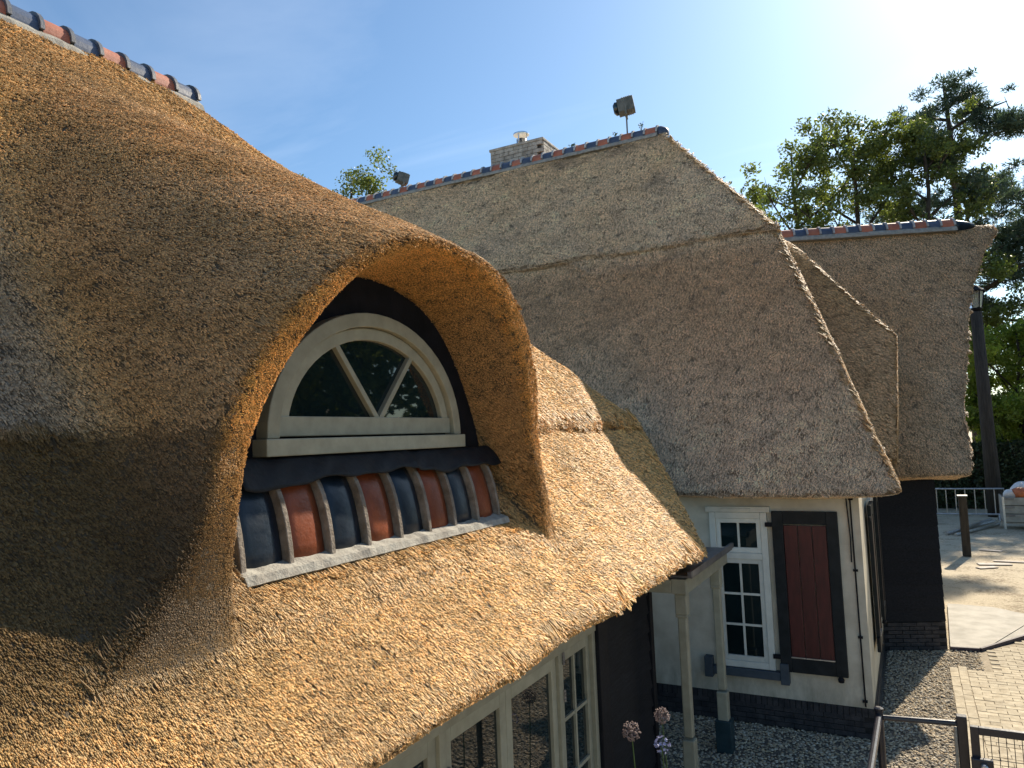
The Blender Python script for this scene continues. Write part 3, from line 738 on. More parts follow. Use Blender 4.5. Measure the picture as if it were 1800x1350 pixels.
b.sweep(st, None, True).build('mortar_ledge', M['mortar'], house)
# lower wall, french windows, black boards
NX = -2.34
b = MB(); b.b2(np.array((-7.2, -.8, 0)), np.array((NX - .09, 7.0, 2.30))); b.build('wall', M['black'], house)
def vpos(px, py): return onX(px, py, NX)[1]
ys = [2.15, vpos(772, 1290), vpos(888, 1215), vpos(980, 1160), vpos(1040, 1122)]
def leaf(y0, y1, z0, z1, x, cols, rows, name, parent, st=.075, m='cream', gm='glass', depth=.05, rail=.09):
    b = MB(); b.b2(np.array((x - depth, y0, z0)), np.array((x, y0 + st, z1))); b.b2(np.array((x - depth, y1 - st, z0)), np.array((x, y1, z1)))
    b.b2(np.array((x - depth, y0 + st, z1 - rail)), np.array((x, y1 - st, z1))); b.b2(np.array((x - depth, y0 + st, z0)), np.array((x, y1 - st, z0 + rail * 1.3)))
    o = b.build(name, M[m], parent, False, .004)
    iy0, iy1, iz0, iz1 = y0 + st, y1 - st, z0 + rail * 1.3, z1 - rail
    for c in range(1, cols): y = iy0 + (iy1 - iy0) * c / cols; MB().b2(np.array((x - depth * .8, y - .013, iz0)), np.array((x - .004, y + .013, iz1))).build('glazing_bar', M[m], o)
    for r in range(1, rows): z = iz0 + (iz1 - iz0) * r / rows; MB().b2(np.array((x - depth * .8 + .002, iy0, z - .013)), np.array((x - .006, iy1, z + .013))).build('glazing_bar', M[m], o)
    for c in range(cols):
        for r in range(rows):
            MB().b2(np.array((x - depth * .55, iy0 + (iy1 - iy0) * c / cols + .01, iz0 + (iz1 - iz0) * r / rows + .01)), np.array((x - depth * .45, iy0 + (iy1 - iy0) * (c + 1) / cols - .01, iz0 + (iz1 - iz0) * (r + 1) / rows - .01))).build('pane', M[gm], o)
    return o
ZT = 1.945
b = MB(); b.b2(np.array((NX - .08, 2.05, ZT)), np.array((NX + .03, ys[4] + .02, ZT + .12)))
for i, y in enumerate(ys):
    if i == 3 or i == 1: b.b2(np.array((NX - .08, y - .035, 0)), np.array((NX + .025, y + .035, ZT - .001)))
b.b2(np.array((NX - .08, ys[4] - .04, 0)), np.array((NX + .02, ys[4] + .02, ZT - .001)))
b.build('window_frame', M['cream'], house, False, .004)
leaf(ys[0], ys[1] - .037, .06, ZT - .004, NX, 1, 1, 'french_window', house)
leaf(ys[1] + .037, ys[2] - .002, .06, ZT - .004, NX, 1, 1, 'french_window', house)
leaf(ys[2] + .002, ys[3] - .037, .06, ZT - .004, NX, 1, 1, 'french_window', house)
sl = leaf(ys[3] + .037, ys[4] - .042, .06, ZT - .004, NX - .012, 2, 4, 'side_light', house, .06)
for z in (1.86, 1.60, .5):
    for k in range(4): MB().lathe((NX + .031, ys[3] + .034, z + k * .022), [(.011, 0), (.011, .018)], 8).build('hinge_knuckle', M['zinc'], house)
for k in range(6): MB().lathe((NX + .031, ys[1] + .034, 1.62 + k * .022), [(.011, 0), (.011, .018)], 8).build('hinge_knuckle', M['zinc'], house)
yb0 = ys[4] + .024; yb1 = yb0 + .20; ye = 7.02
MB().b2(np.array((NX - .08, yb0, 0)), np.array((NX + .05, yb1, 2.10))).build('corner_post', M['black'], house, False, .006)
bz = .06
while bz < 2.1:
    st = [[(NX - .05, y, bz), (NX + .028, y, bz), (NX + .006, y, bz + .186), (NX - .05, y, bz + .186)] for y in (yb1 + .003, ye - .06)]
    MB().sweep(st, None, True).build('weatherboard', M['board'], house); bz += .172
MB().b2(np.array((NX - .1, ye - .058, 0)), np.array((NX + .04, ye + .03, 2.10))).build('corner_trim', M['black'], house, False, .005)
# porch
PXX = -2.0
def porch_post(y, zt, zb, name='porch_post'):
    b = MB(); b.box((PXX, y, (zb + .34 + zt - .22) / 2), (.085, .085, zt - .22 - zb - .34)); b.box((PXX, y, zt - .10), (.115, .115, .2)); b.box((PXX, y, zb + .16), (.115, .115, .32))
    b.box((PXX, y, zt - .21), (.115, .115, .03), taper=1); 
    o = b.build(name, M['cream'], house, False, .012); MB().box((PXX, y, zb - .15), (.17, .17, .34)).build('post_base', M['teal'], o, False, .008); return o
porch_post(7.02, 1.98, .32); porch_post(8.42, 1.98, .32)
b = MB(); b.b2(np.array((PXX - .07, 6.93, 1.982)), np.array((PXX + .07, 8.72, 2.12))); b.b2(np.array((-3.0, 6.93, 1.985)), np.array((PXX - .072, 7.07, 2.11))); b.build('porch_beam', M['cream'], house, False, .006)
b = MB(); b.b2(np.array((-2.9, 6.98, 2.125)), np.array((PXX + .12, 8.78, 2.145))); b.b2(np.array((PXX + .10, 6.9, 2.147)), np.array((PXX + .135, 8.80, 2.20))); b.build('porch_roof_sheet', M['zinc'], house)

# ------------------------------------------------------------------ far white house
fh = empty('thatched_house', (-6.0, 14.0, 0), 'large white plastered house with a grey thatched hip roof, brick chimney and red shutter', 'house', 'thatched houses')
v, q = surface_nets(far_sdf, (-17.5, 8.5, -1.3), (.35, 21.8, 6.6), .075)
kp = v[q].mean(1)
me = np_mesh('roof_thatch', v + [0, 0, H], q, M['thatch']); froof = link('roof_thatch', me, fh)
def far_axis(P, Nn):
    low, main, hood = far_parts(P[:, 0], P[:, 1], P[:, 2]); wh = sstep(main - hood, -.05, .2)
    elo = (2.565 * (P[:, 0] + .05) + P[:, 2] + .76) / 2.753; eup = (1.23 * (P[:, 0] + 1.59) + P[:, 2] - KZ) / 1.585; up = (-S2 * (P[:, 1] - KY) + P[:, 2] - KZ) / math.hypot(S2, 1)
    g = np.where((np.maximum(elo, eup) > np.maximum(low, up))[:, None], np.where((P[:, 2] > KZ)[:, None], np.array([.63, 0, -.776]), np.array([.363, 0, -.932])), np.array([0, -.64, -.768]))
    A = g * (1 - wh)[:, None] + np.array([.80, 0, -.60]) * wh[:, None]; return A / np.linalg.norm(A, axis=1)[:, None]
def far_tint(P, Nn, dn):
    f = fbm(P, 1.1, 11); f2 = fbm(P, 3.6, 12); f3 = fbm(P, 9, 13)
    c = np.tile((.90, .67, .42), (len(P), 1)); c = lerp(c, np.tile((.90, .72, .51), (len(P), 1)), np.clip(.45 + .5 * f + .25 * f2, 0, 1))
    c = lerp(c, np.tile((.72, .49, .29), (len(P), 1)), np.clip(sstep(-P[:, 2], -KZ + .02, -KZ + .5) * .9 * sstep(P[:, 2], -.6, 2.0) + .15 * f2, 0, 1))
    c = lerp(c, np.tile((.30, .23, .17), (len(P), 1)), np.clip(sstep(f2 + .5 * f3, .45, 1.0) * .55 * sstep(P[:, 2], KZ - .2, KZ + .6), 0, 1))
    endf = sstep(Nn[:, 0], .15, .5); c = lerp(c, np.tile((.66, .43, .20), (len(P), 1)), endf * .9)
    return c * (1 + .10 * f3 + rng.normal(0, .11, len(P)))[:, None]
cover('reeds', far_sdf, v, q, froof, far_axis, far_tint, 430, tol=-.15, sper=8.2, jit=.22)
nfar = int((14.6 - 4.25) / .27)
ridge_row(fh, (-4.25 - .27 * nfar, RY, RZ - .065 + H), (1, 0, 0), nfar, RTF, .27, 0, scl=1.22)
capax = (V((0, 1, 0)), V((0, 0, 1)), V((1, 0, 0)))
MB().lathe((-4.25, RY, RZ - .065 + H), [(.16, 0), (.155, .06), (.11, .15), (.06, .20)], 14, ax=capax).build('ridge_end_cap', M['blueglare'], fh, True)
# walls
FY = 9.3; FX = -.55
b = MB(); b.b2(np.array((-12, FY, .34)), np.array((FX, 20.5, 2.9))); b.build('wall', M['plaster'], fh)
pl = MB().b2(np.array((-12, FY - .002, 0)), np.array((FX + .002, 20.5, .339))).build('plinth', M['jointdark'], fh)
bh, bl = .058, .205
bmesh_me = MB().box((0, 0, 0), (bl, .05, .052)).build('tmp', M['brickdark']); bme = bmesh_me.data; bpy.data.objects.remove(bmesh_me)
bmesh_me = MB().box((0, 0, 0), (.052, .05, .095)).build('tmp', M['brickdark']); sme = bmesh_me.data; bpy.data.objects.remove(bmesh_me)
def place(name, me_, parent, loc, rz=0):
    o = bpy.data.objects.new(name, me_); COL.objects.link(o); o.parent = parent
    pls = V((0, 0, 0)); p = parent
    while p is not None: pls += p.location; p = p.parent
    o.location = V(loc) - pls; o.rotation_euler = (0, 0, rz); return o
for r in range(4):
    z = .012 + .029 + r * .0595
    for i in range(12):
        x = FX - .10 - i * .215 - (.107 if r % 2 else 0)
        if x > -3.2: place('brick', bme, pl, (x, FY + .015 + random.uniform(-.003, .003), z), random.uniform(-.01, .01))
    for i in range(10):
        y = FY + .11 + i * .215 + (.107 if r % 2 else 0)
        if y < 11.4: place('brick', bme, pl, (FX - .017 + random.uniform(-.003, .003), y, z), math.pi / 2)
for i in range(40):
    x = FX - .03 - i * .0635
    if x > -3.2: place('brick', sme, pl, (x, FY + .014 + random.uniform(-.003, .003), .291))
# window with upper light
def wall_window(x0, x1, z0, z1):
    y = FY
    b = MB(); t_ = .075
    for (a, c) in ((x0, x0 + t_), (x1 - t_, x1)): b.b2(np.array((a, y - .05, z0)), np.array((c, y + .02, z1)))
    zt = z1 - .56
    for z in (z0, zt, z1 - t_): b.b2(np.array((x0 + t_ + .001, y - .048, z)), np.array((x1 - t_ - .001, y + .02, z + t_)))
    o = b.build('window', M['cream_win'], fh, False, .005)
    def casement(a0, a1, c0, c1, cols, rows):
        s = .05; bb = MB(); yy = y - .035
        for (a, c) in ((a0, a0 + s), (a1 - s, a1)): bb.b2(np.array((a, yy, c0)), np.array((c, yy + .03, c1)))
        for (a, c) in ((c0, c0 + s * 1.2), (c1 - s, c1)): bb.b2(np.array((a0 + s, yy, a)), np.array((a1 - s, yy + .03, c)))
        bb.build('casement', M['cream_win'], o, False, .003)
        i0, i1, j0, j1 = a0 + s, a1 - s, c0 + s * 1.2, c1 - s
        for c in range(1, cols): xx = i0 + (i1 - i0) * c / cols; MB().b2(np.array((xx - .013, yy + .004, j0)), np.array((xx + .013, yy + .028, j1))).build('glazing_bar', M['cream_win'], o)
        for r in range(1, rows): zz_ = j0 + (j1 - j0) * r / rows; MB().b2(np.array((i0, yy + .006, zz_ - .013)), np.array((i1, yy + .027, zz_ + .013))).build('glazing_bar', M['cream_win'], o)
        for c in range(cols):
            for r in range(rows):
                MB().b2(np.array((i0 + (i1 - i0) * c / cols + .005, yy + .016, j0 + (j1 - j0) * r / rows + .005)), np.array((i0 + (i1 - i0) * (c + 1) / cols - .005, yy + .022, j0 + (j1 - j0) * (r + 1) / rows - .005))).build('pane', M['glass'], o)
    casement(x0 + t_ + .002, x1 - t_ - .002, zt + t_ + .002, z1 - t_ - .002, 2, 1); casement(x0 + t_ + .002, x1 - t_ - .002, z0 + t_ + .002, zt - .002, 2, 3)
    return o
wx0, wx1 = -2.24, -1.56
wo_ = wall_window(wx0, wx1, .66, 2.50)
b = MB(); b.b2(np.array((wx0 - .05, FY - .09, .56)), np.array((wx1 + .05, FY + .02, .655))); 
b.build('window_sill', M['bluegrey'], fh, False, .006)
for x in (wx0 - .10, wx1 + .10): MB().b2(np.array((x - .048, FY - .10, .52)), np.array((x + .048, FY + .02, .76))).build('sill_block', M['bluegrey'], fh, False, .006)
b = MB(); b.b2(np.array((wx0 - .04, FY - .06, 2.503)), np.array((wx1 + .04, FY + .02, 2.57))); b.b2(np.array((wx0 + .15, FY - .075, 2.515)), np.array((wx0 + .5, FY - .061, 2.55))); b.build('window_head', M['cream_win'], fh, False, .004)
def shutter(parent, org, u, out, wd, z0, z1, name='shutter'):
    """u along the wall, out away from it"""
    u, out = V(u), V(out); up = V((0, 0, 1)); ax = (u, out, up); b = MB(); o3 = V(org); fr = .125
    for s in (fr / 2, wd - fr / 2): b.box(o3 + u * s + up * (z0 + z1) / 2, (fr, .045, z1 - z0), ax)
    b.box(o3 + u * wd / 2 + up * (z1 - .075), (wd - 2 * fr, .044, .15), ax); b.box(o3 + u * wd / 2 + up * (z0 + .085), (wd - 2 * fr, .044, .17), ax)
    o = b.build(name, M['shutter'], parent, False, .006)
    n = 3; pw = (wd - 2 * fr) / n
    for i in range(n): MB().box(o3 + u * (fr + pw * (i + .5)) + up * (z0 + z1) / 2, (pw - .008, .024, z1 - z0 - .33), ax).build('plank', M['redplank'], o, False, .004)
    for z in (z0 + .16, z1 - .16): MB().box(o3 + u * .02 + up * z - out * .0 + u * -.05, (.10, .03, .05), ax).build('hinge', M['black'], o)
    MB().box(o3 + u * wd / 2 + up * (z0 + .172) + out * .016, (wd - 2 * fr, .02, .012), ax).build('drip_strip', M['steel'], o)
    MB().lathe(o3 + u * (wd - .08) + up * (z0 - .06), [(.03, 0), (.036, .03), (.02, .06)], 10).build('shutter_stay', M['black'], o)
    return o
shutter(fh, (-1.50, FY - .055, 0), (1, 0.0, 0), (0, -1, 0), .72, .67, 2.52)
shutter(fh, (FX + .055, 10.2, 0), (0, 1, 0), (1, 0, 0), .62, .72, 2.5)
shutter(fh, (FX + .055, 12.5, 0), (0, -1, 0), (1, 0, 0), .62, .72, 2.5)
b = MB(); b.b2(np.array((FX - .02, 10.90, .72)), np.array((FX + .04, 11.80, 2.5))); b.build('end_window', M['cream_win'], fh, False, .004)
MB().b2(np.array((FX + .036, 10.98, .82)), np.array((FX + .046, 11.72, 2.42))).build('pane', M['glass'], fh)
# conduit on the corner
cpts = [(-.70, FY - .02, 2.72), (-.685, FY - .02, 2.4), (-.64, FY - .02, 1.6), (-.60, FY - .02, .9), (-.585, FY - .02, .36)]
cb = MB().tube([(-.64, FY - .018, 2.74), (-.635, FY - .018, 1.5), (-.63, FY - .018, .36)], .009, 6).build('cable', M['black'], fh)
for z in (2.66, 1.86, 1.12, .42): MB().box((-.633, FY - .02, z), (.05, .03, .022)).build('cable_clip', M['black'], cb)
MB().tube([(-.68, FY - .018, 2.72), (-.662, FY - .018, 2.2), (-.668, FY - .018, 1.95)], .007, 6).build('cable', M['black'], fh)
# chimney
ch = MB().b2(np.array((-8.58, 15.62, 8.3)), np.array((-7.24, 16.58, 10.56))).build('chimney', M['joint'], fh, origin=(-7.9, 16.1, 8.3))
MB().b2(np.array((-8.60, 15.60, 8.3)), np.array((-7.22, 16.60, 10.19))).build('render_coat', M['brickpale'], ch)
ckme = []
for L_ in (.245, .115): 
    t_ = MB().box((0, 0, 0), (L_, .06, .082)).build('tmp', M['brickgrey']); ckme.append(t_.data); bpy.data.objects.remove(t_)
for r in range(4):
    z = 10.195 + .045 + r * .092; off = .128 if r % 2 else 0
    for i in range(6):
        x = -8.60 + .123 + i * .2555 - off
        if x < -8.52: place('brick', ckme[1], ch, (-8.54, 15.585, z)); continue
        if x + .12 > -7.18: continue
        place('brick', ckme[0], ch, (x, 15.585 + random.uniform(-.004, .004), z))
    if r % 2: place('brick', ckme[1], ch, (-7.255, 15.585, z))
    for i in range(4):
        y = 15.68 + i * .2555 - off * (1 if i else 0) + (.0 if r % 2 else 0)
        if y < 16.6: place('brick', ckme[0], ch, (-7.205 + random.uniform(-.004, .004), y + .06, z), math.pi / 2)
MB().b2(np.array((-8.64, 15.55, 10.567)), np.array((-7.16, 16.64, 10.635))).build('capstone', M['brickgrey'], ch, False, .015)
fl = MB().lathe((-7.93, 15.95, 10.63), [(.15, 0), (.15, .06), (.125, .07), (.125, .24)], 18).build('flue', M['chrome'], ch, True)
MB().lathe((-7.93, 15.95, 10.98), [(.20, 0), (.20, .03), (.10, .07), (.02, .085)], 18).build('cowl', M['chrome'], ch)
for k in range(3): MB().box((-7.93 + .135 * math.cos(k * 2.09 + .5), 15.95 + .135 * math.sin(k * 2.09 + .5), 10.89), (.02, .02, .20)).build('cowl_strut', M['chrome'], ch)

# ------------------------------------------------------------------ black boarded wing
wg = empty('thatched_barn', tuple(w0 + wu * 0), 'black boarded wing with brown thatch and flared gable at the far right', 'barn')
slo, shi = svs[0] - 5.2, max(svs) + .5
cor = np.array([wu * s - wn * (t - wk) for s in (slo, shi) for t in (-.9, 7.9)])
lo = np.array([max(cor[:, 0].min(), -6.5), max(cor[:, 1].min(), 10.5), WEZ - .55]); hi = np.array([cor[:, 0].max(), cor[:, 1].max(), WRZ + .2])
v, q = surface_nets(wing_sdf, lo, hi, .07)
me = np_mesh('roof_thatch', v + [0, 0, H], q, M['thatch']); wroof = link('roof_thatch', me, wg)
def wing_axis(P, Nn):
    return np.tile(np.array([wn[0] * .637, wn[1] * .637, -.771]), (len(P), 1))
def wing_tint(P, Nn, dn):
    f = fbm(P, 1.3, 21); f2 = fbm(P, 4, 22)
    c = np.tile((.78, .54, .31), (len(P), 1)); c = lerp(c, np.tile((.76, .60, .42), (len(P), 1)), np.clip(.3 + .4 * f + .2 * f2, 0, 1))
    return c * (1 + .1 * f2 + rng.normal(0, .10, len(P)))[:, None]
cover('reeds', wing_sdf, v, q, wroof, wing_axis, wing_tint, 430, tol=-.15, sper=8.2, jit=.22)
rp0 = wu * (svs[-1] - .75) - wn * (3.5 - wk); rp0[2] = WRZ + .02 + H
nt_ = 17; ridge_row(wg, tuple(rp0 - wu * nt_ * .262), tuple(wu), nt_, RTF, .262, 1, scl=1.2)
MB().lathe(tuple(rp0), [(.145, 0), (.13, .10), (.09, .28), (.04, .42)], 14, ax=(V((-wu[1], wu[0], 0)), V((0, 0, 1)), V(tuple(wu)))).build('ridge_end_cap', M['bluetile'], wg, True)
s1w, _ = w_st(onZ(1668, 1145, 0)); s0w, _ = w_st(onZ(1556, 1142, 0))
axw = (V(tuple(wu)), V(tuple(-wn)), V((0, 0, 1)))
def wpt(s, t, z): p = wu * s - wn * (t - wk); return V((p[0], p[1], z))
b = MB(); b.box((wpt((s0w - 3 + s1w) / 2, 3.0, 1.5)), (s1w - s0w + 3 - .04, 5.9, 3.0), axw); b.build('wall', M['black'], wg)
wp = MB().box(wpt((s0w - 3 + s1w) / 2, 3.0, .22), (s1w - s0w + 3.02, 5.98, .44), axw).build('plinth', M['jointdark'], wg)
bz = .452
while bz < 2.75:
    st = []
    for s in (s0w - .1, s1w):
        st.append([wpt(s, .02, bz), wpt(s, -.035, bz), wpt(s, -.012, bz + .195), wpt(s, .02, bz + .195)])
    MB().sweep(st, None, True).build('weatherboard', M['board'], wg); bz += .182
for r in range(7):
    for i in range(5):
        s = s1w - .10 - i * .215 - (.107 if r % 2 else 0)
        if s > s0w: place('brick', bme, wp, wpt(s, .015 + random.uniform(-.003, .003), .042 + r * .06), WA)

# ------------------------------------------------------------------ floodlights on the ridge
def floodlight(name, label, base, pole, face, size, tilt):
    t = empty(name, base, label, 'floodlight', 'floodlights on the roof ridge'); bx, by, bz = base
    MB().tube([(bx, by, bz - .12), (bx, by, bz + pole)], .018, 8).build('pole', M['lampgrey'], t)
    f = V(face).normalized(); sd = V((-f.y, f.x, 0)).normalized(); up = f.cross(sd); 
    if up.z < 0: up = -up
    ax = (f, sd, up); c = V((bx, by, bz + pole + size * .55 + .06))
    b = MB(); b.box(c, (size * 1.2, size, size), ax); 
    for k in range(-2, 3): b.box(c + f * (-.1 * size + k * .14 * size), (.03, size * 1.06, size * 1.08), ax)
    h = b.build('housing', M['lampgrey'], t, False, .012)
    MB().lathe(c + f * size * .6, [(size * .48, 0), (size * .50, .05), (size * .30, .10)], 18, ax=(sd, up, f)).build('lens', M['glass'], t, True)
    b = MB(); yb = V((bx, by, bz + pole)); b.box(yb + V((0, 0, .012)), (.05, size * 1.1, .02), (V((f.x, f.y, 0)).normalized(), sd, V((0, 0, 1))))
    for s in (-1, 1): b.box(yb + sd * s * size * .535 + V((0, 0, size * .3)), (.04, .015, size * .65), (V((f.x, f.y, 0)).normalized(), sd, V((0, 0, 1))))
    b.build('yoke', M['lampgrey'], t); return t
fp = onY(1103, 238, RY); floodlight('floodlight', 'boxy grey floodlight raised on a thin pole beside the right end of the ridge', (fp[0], RY, RZ + .08 + H), .42, (-.95, -.25, -.16), .30, 0)
fp = onY(708, 326, RY); floodlight('floodlight', 'small grey floodlight sitting low on the left end of the far ridge', (fp[0], RY, RZ + .08 + H), .06, (-.6, -.7, .25), .25, 0)

# ------------------------------------------------------------------ railing and gate in the lower right corner
RZT = 1.06
pA = onZ(1545, 1254, RZT); pB = onZ(1690, 1266, RZT); pG = onZ(1712, 1276, RZT)
rail = empty('railing', (pA[0], pA[1], 0), 'black tubular railing on gravel beside the white house corner', 'railing')
MB().tube([(pA[0], pA[1], 0), (pA[0], pA[1], RZT + .03)], .032, 12).build('post', M['fence'], rail)
MB().lathe((pA[0], pA[1], RZT + .03), [(.038, 0), (.038, .015), (.02, .025)], 12).build('post_cap', M['fence'], rail)
MB().box((pB[0], pB[1], (RZT + .04) / 2), (.075, .075, RZT + .04)).build('post', M['fence'], rail, False, .006)
MB().tube([(pA[0] + .03, pA[1], RZT - .03), (pB[0] - .03, pB[1], RZT - .03)], .022, 10).build('top_rail', M['fence'], rail)
pC = np.array([pA[0] - .03, pA[1] - 1.6]); MB().tube([(pA[0], pA[1] - .01, RZT - .02), (pC[0], pC[1], RZT - .02)], .026, 10).build('top_rail', M['fence'], rail)
MB().tube([(pC[0], pC[1], 0), (pC[0], pC[1], RZT)], .03, 10).build('post', M['fence'], rail)
MB().tube([(pB[0] - .05, pB[1] - .05, RZT - .05), (pB[0] - .055, pB[1] - .06, .7), (pB[0] - .01, pB[1] - .07, .55), (pB[0] + .08, pB[1] - .07, .62), (pB[0] + .16, pB[1] - .06, .72)], .012, 8).build('rope', M['rope'], rail)
gate = empty('gate', (pG[0], pG[1], 0), 'black steel mesh gate with a lock box at the bottom right', 'gate')
gx1 = pG[0] + 1.15
b = MB(); b.b2(np.array((pG[0] - .03, pG[1] - .025, .06)), np.array((pG[0] + .03, pG[1] + .025, RZT))); b.b2(np.array((gx1 - .03, pG[1] - .025, .06)), np.array((gx1 + .03, pG[1] + .025, RZT)))
b.b2(np.array((pG[0] + .03, pG[1] - .024, RZT - .06)), np.array((gx1 - .03, pG[1] + .024, RZT - .001))); b.b2(np.array((pG[0] + .03, pG[1] - .024, .06)), np.array((gx1 - .03, pG[1] + .024, .12)))
b.build('gate_frame', M['fence'], gate, False, .004)
for k in range(21): MB().tube([(pG[0] + .055 + k * .052, pG[1], .12), (pG[0] + .055 + k * .052, pG[1], RZT - .06)], .003, 5).build('mesh_wire', M['fence'], gate)
for k in range(5): MB().tube([(pG[0] + .03, pG[1] - .006, .28 + k * .18), (gx1 - .03, pG[1] - .006, .28 + k * .18)], .003, 5).build('mesh_wire', M['fence'], gate)
lk = MB().box((pG[0] + .035, pG[1] - .045, RZT - .30), (.15, .05, .14)).build('lock_box', M['fence'], gate, False, .008)
MB().lathe((pG[0] + .045, pG[1] - .072, RZT - .285), [(.028, 0), (.028, .03), (.02, .036)], 14, ax=(V((1, 0, 0)), V((0, 0, 1)), V((0, -1, 0)))).build('lock_knob', M['steel'], lk)
for z in (.25, .8): MB().box((gx1 + .045, pG[1], z), (.05, .04, .08)).build('hinge', M['fence'], gate)
MB().box((gx1 + .10, pG[1], .56), (.075, .075, 1.12)).build('gate_post', M['fence'], gate, False, .006)

# ------------------------------------------------------------------ flowers by the boarded wall
def flower(px, py, X, kind, label):
    p = onX(px, py, X); h = p[2]; t = empty('allium' if kind == 'a' else 'agapanthus', (p[0] + .02, p[1] + .03, 0), label, 'flower')
    MB().tube([(p[0] + .02, p[1] + .03, 0), (p[0] + .03, p[1] + .02, h * .5), (p[0], p[1], h)], [.006, .005, .004], 6).build('stem', M['stem'], t)
    b = MB(); rr = .055 if kind == 'a' else .05
    for i in range(170 if kind == 'a' else 26):
        d = V((random.gauss(0, 1), random.gauss(0, 1), random.gauss(0, 1) + (.0 if kind == 'a' else .3))).normalized(); s = d.orthogonal().normalized(); r2 = rr * random.uniform(.8, 1.1)
        if kind == 'a':
            c = V(p) + d * r2; u2 = d.cross(s); k = .007
            b.add([c + s * k, c + u2 * k, c - s * k, c - u2 * k, c + d * k], [(0, 1, 4), (1, 2, 4), (2, 3, 4), (3, 0, 4)]); b.add([V(p) + s * .0006, V(p) - s * .0006, c], [(0, 1, 2)])
        else:
            c = V(p) + d * r2
            for j in range(5):
                an = j * 1.257; e = c + (s * math.cos(an) + d.cross(s) * math.sin(an)) * .014 + d * .012; sd = (d.cross(e - c)).normalized() * .005
                b.add([c, (c + e) / 2 + sd, e, (c + e) / 2 - sd], [(0, 1, 2, 3)])
            b.add([V(p) + s * .001, V(p) - s * .001, c], [(0, 1, 2)])
    b.build('flower_head', M['allium'] if kind == 'a' else M['agapanthus'], t)
    for j in range(4):
        an = random.uniform(0, 6.28); l_ = random.uniform(.25, .45); d = V((math.cos(an), math.sin(an), 0)); s = V((-d.y, d.x, 0)); o0 = V((p[0] + .02, p[1] + .03, 0))
        pts = [(o0 + d * (l_ * .5 * k / 5) + V((0, 0, l_ * math.sin(k / 5 * 2.2))), .014 * (1 - (k / 5) ** 2) + .001) for k in range(6)]
        bb = MB(); bb.sweep([[c - s * w_, c + V((0, 0, -.003)), c + s * w_] for c, w_ in pts], None, False).build('leaf', M['stem'], t)
flower(1110, 1285, -1.72, 'a', 'faded brown allium seed head in front of the black boards')
flower(1163, 1258, -1.80, 'a', 'taller pinkish allium head beside the cream porch post')
flower(1163, 1310, -1.74, 'g', 'pale violet agapanthus bloom below the allium heads')

# ------------------------------------------------------------------ far yard
pb = onZ(1700, 977, 0)
po = empty('bollard', tuple(pb), 'thick dark timber post with a pale cap on sandy ground', 'post')
ph = (onY(1690, 872, pb[1])[2]); MB().box((pb[0], pb[1], ph / 2), (.19, .19, ph)).build('shaft', M['pole'], po, False, .012)
MB().box((pb[0], pb[1], ph + .012), (.23, .23, .024)).build('cap', M['steel'], po)
YB = 30.6
bx0, bx1 = .2, onY(1768, 900, YB)[0]
ba = empty('crowd_barrier', (bx0, YB, 0), 'galvanised crowd barrier with upright bars in front of the hedge', 'barrier')
b = MB(); b.tube([(bx0, YB, .22), (bx0, YB, 1.10), (bx1, YB, 1.10), (bx1, YB, .22), (bx0, YB, .22)], .03, 8); b.build('frame', M['steel'], ba)
for i in range(8): x = bx1 - .29 * (i + 1); MB().tube([(x, YB, .22), (x, YB, 1.10)], .016, 6).build('bar', M['steel'], ba)
for x in (bx0 + .25, bx1 - .2): MB().tube([(x, YB - .35, .02), (x, YB, .22), (x, YB + .35, .02)], .022, 6).build('foot', M['steel'], ba)
for i, (a, c, r) in enumerate((((1664, 938), (1748, 916), 0), ((1680, 940), (1756, 921), 0), ((1690, 934), (1742, 916), .06))):
    p, r2 = onZ(*a, .04), onZ(*c, .04); tb = MB().tube([(p[0], p[1], .045 + r), (r2[0], r2[1], .045 + r)], .045, 10).build('scaffold_tube', M['steel'])
    tag(tb, ['leftmost steel tube lying on the sand before the barrier', 'steel tube nearest the viewer lying on the sand', 'short steel tube resting across the two others'][i], 'tube', 'steel tubes on the sand')
YC = 28.3; cx0 = onY(1765, 900, YC)[0]; zc1 = onY(1770, 874, YC)[2]; zc0 = onY(1770, 926, YC)[2]
ct = empty('crate', (cx0 + .8, YC + .5, 0), 'pale grey slatted waste crate heaped with bags at the right edge', 'crate')
hh = (zc1 - .22) / 3
for r in range(3):
    z = .22 + hh * (r + .5)
    MB().box((cx0 + .8, YC, z), (1.56, .03, hh - .02)).build('board', M['crate'], ct, False, .006); MB().box((cx0 + .8, YC + 1.0, z), (1.56, .03, hh - .02)).build('board', M['crate'], ct, False, .006)
    for s in (0, 1.6): MB().box((cx0 + s, YC + .5, z), (.03, .96, hh - .02)).build('side_board', M['crate'], ct, False, .006)
    MB().box((cx0 + .16, YC - .022, z + hh * .3), (.26, .012, .06)).build('hinge_strap', M['zinc'], ct)
for (x, y) in ((0, 0), (1.6, 0), (0, 1), (1.6, 1)): MB().box((cx0 + x, YC + y, (zc1 + .02) / 2), (.06, .06, zc1 + .02)).build('corner_post', M['steel'], ct)
MB().box((cx0 + .8, YC + .5, .19), (1.5, .96, .05)).build('floor_board', M['crate'], ct)
MB().box((cx0 + .8, YC + .5, zc1 - .12), (1.5, .95, .04)).build('fill', M['deck'], ct)
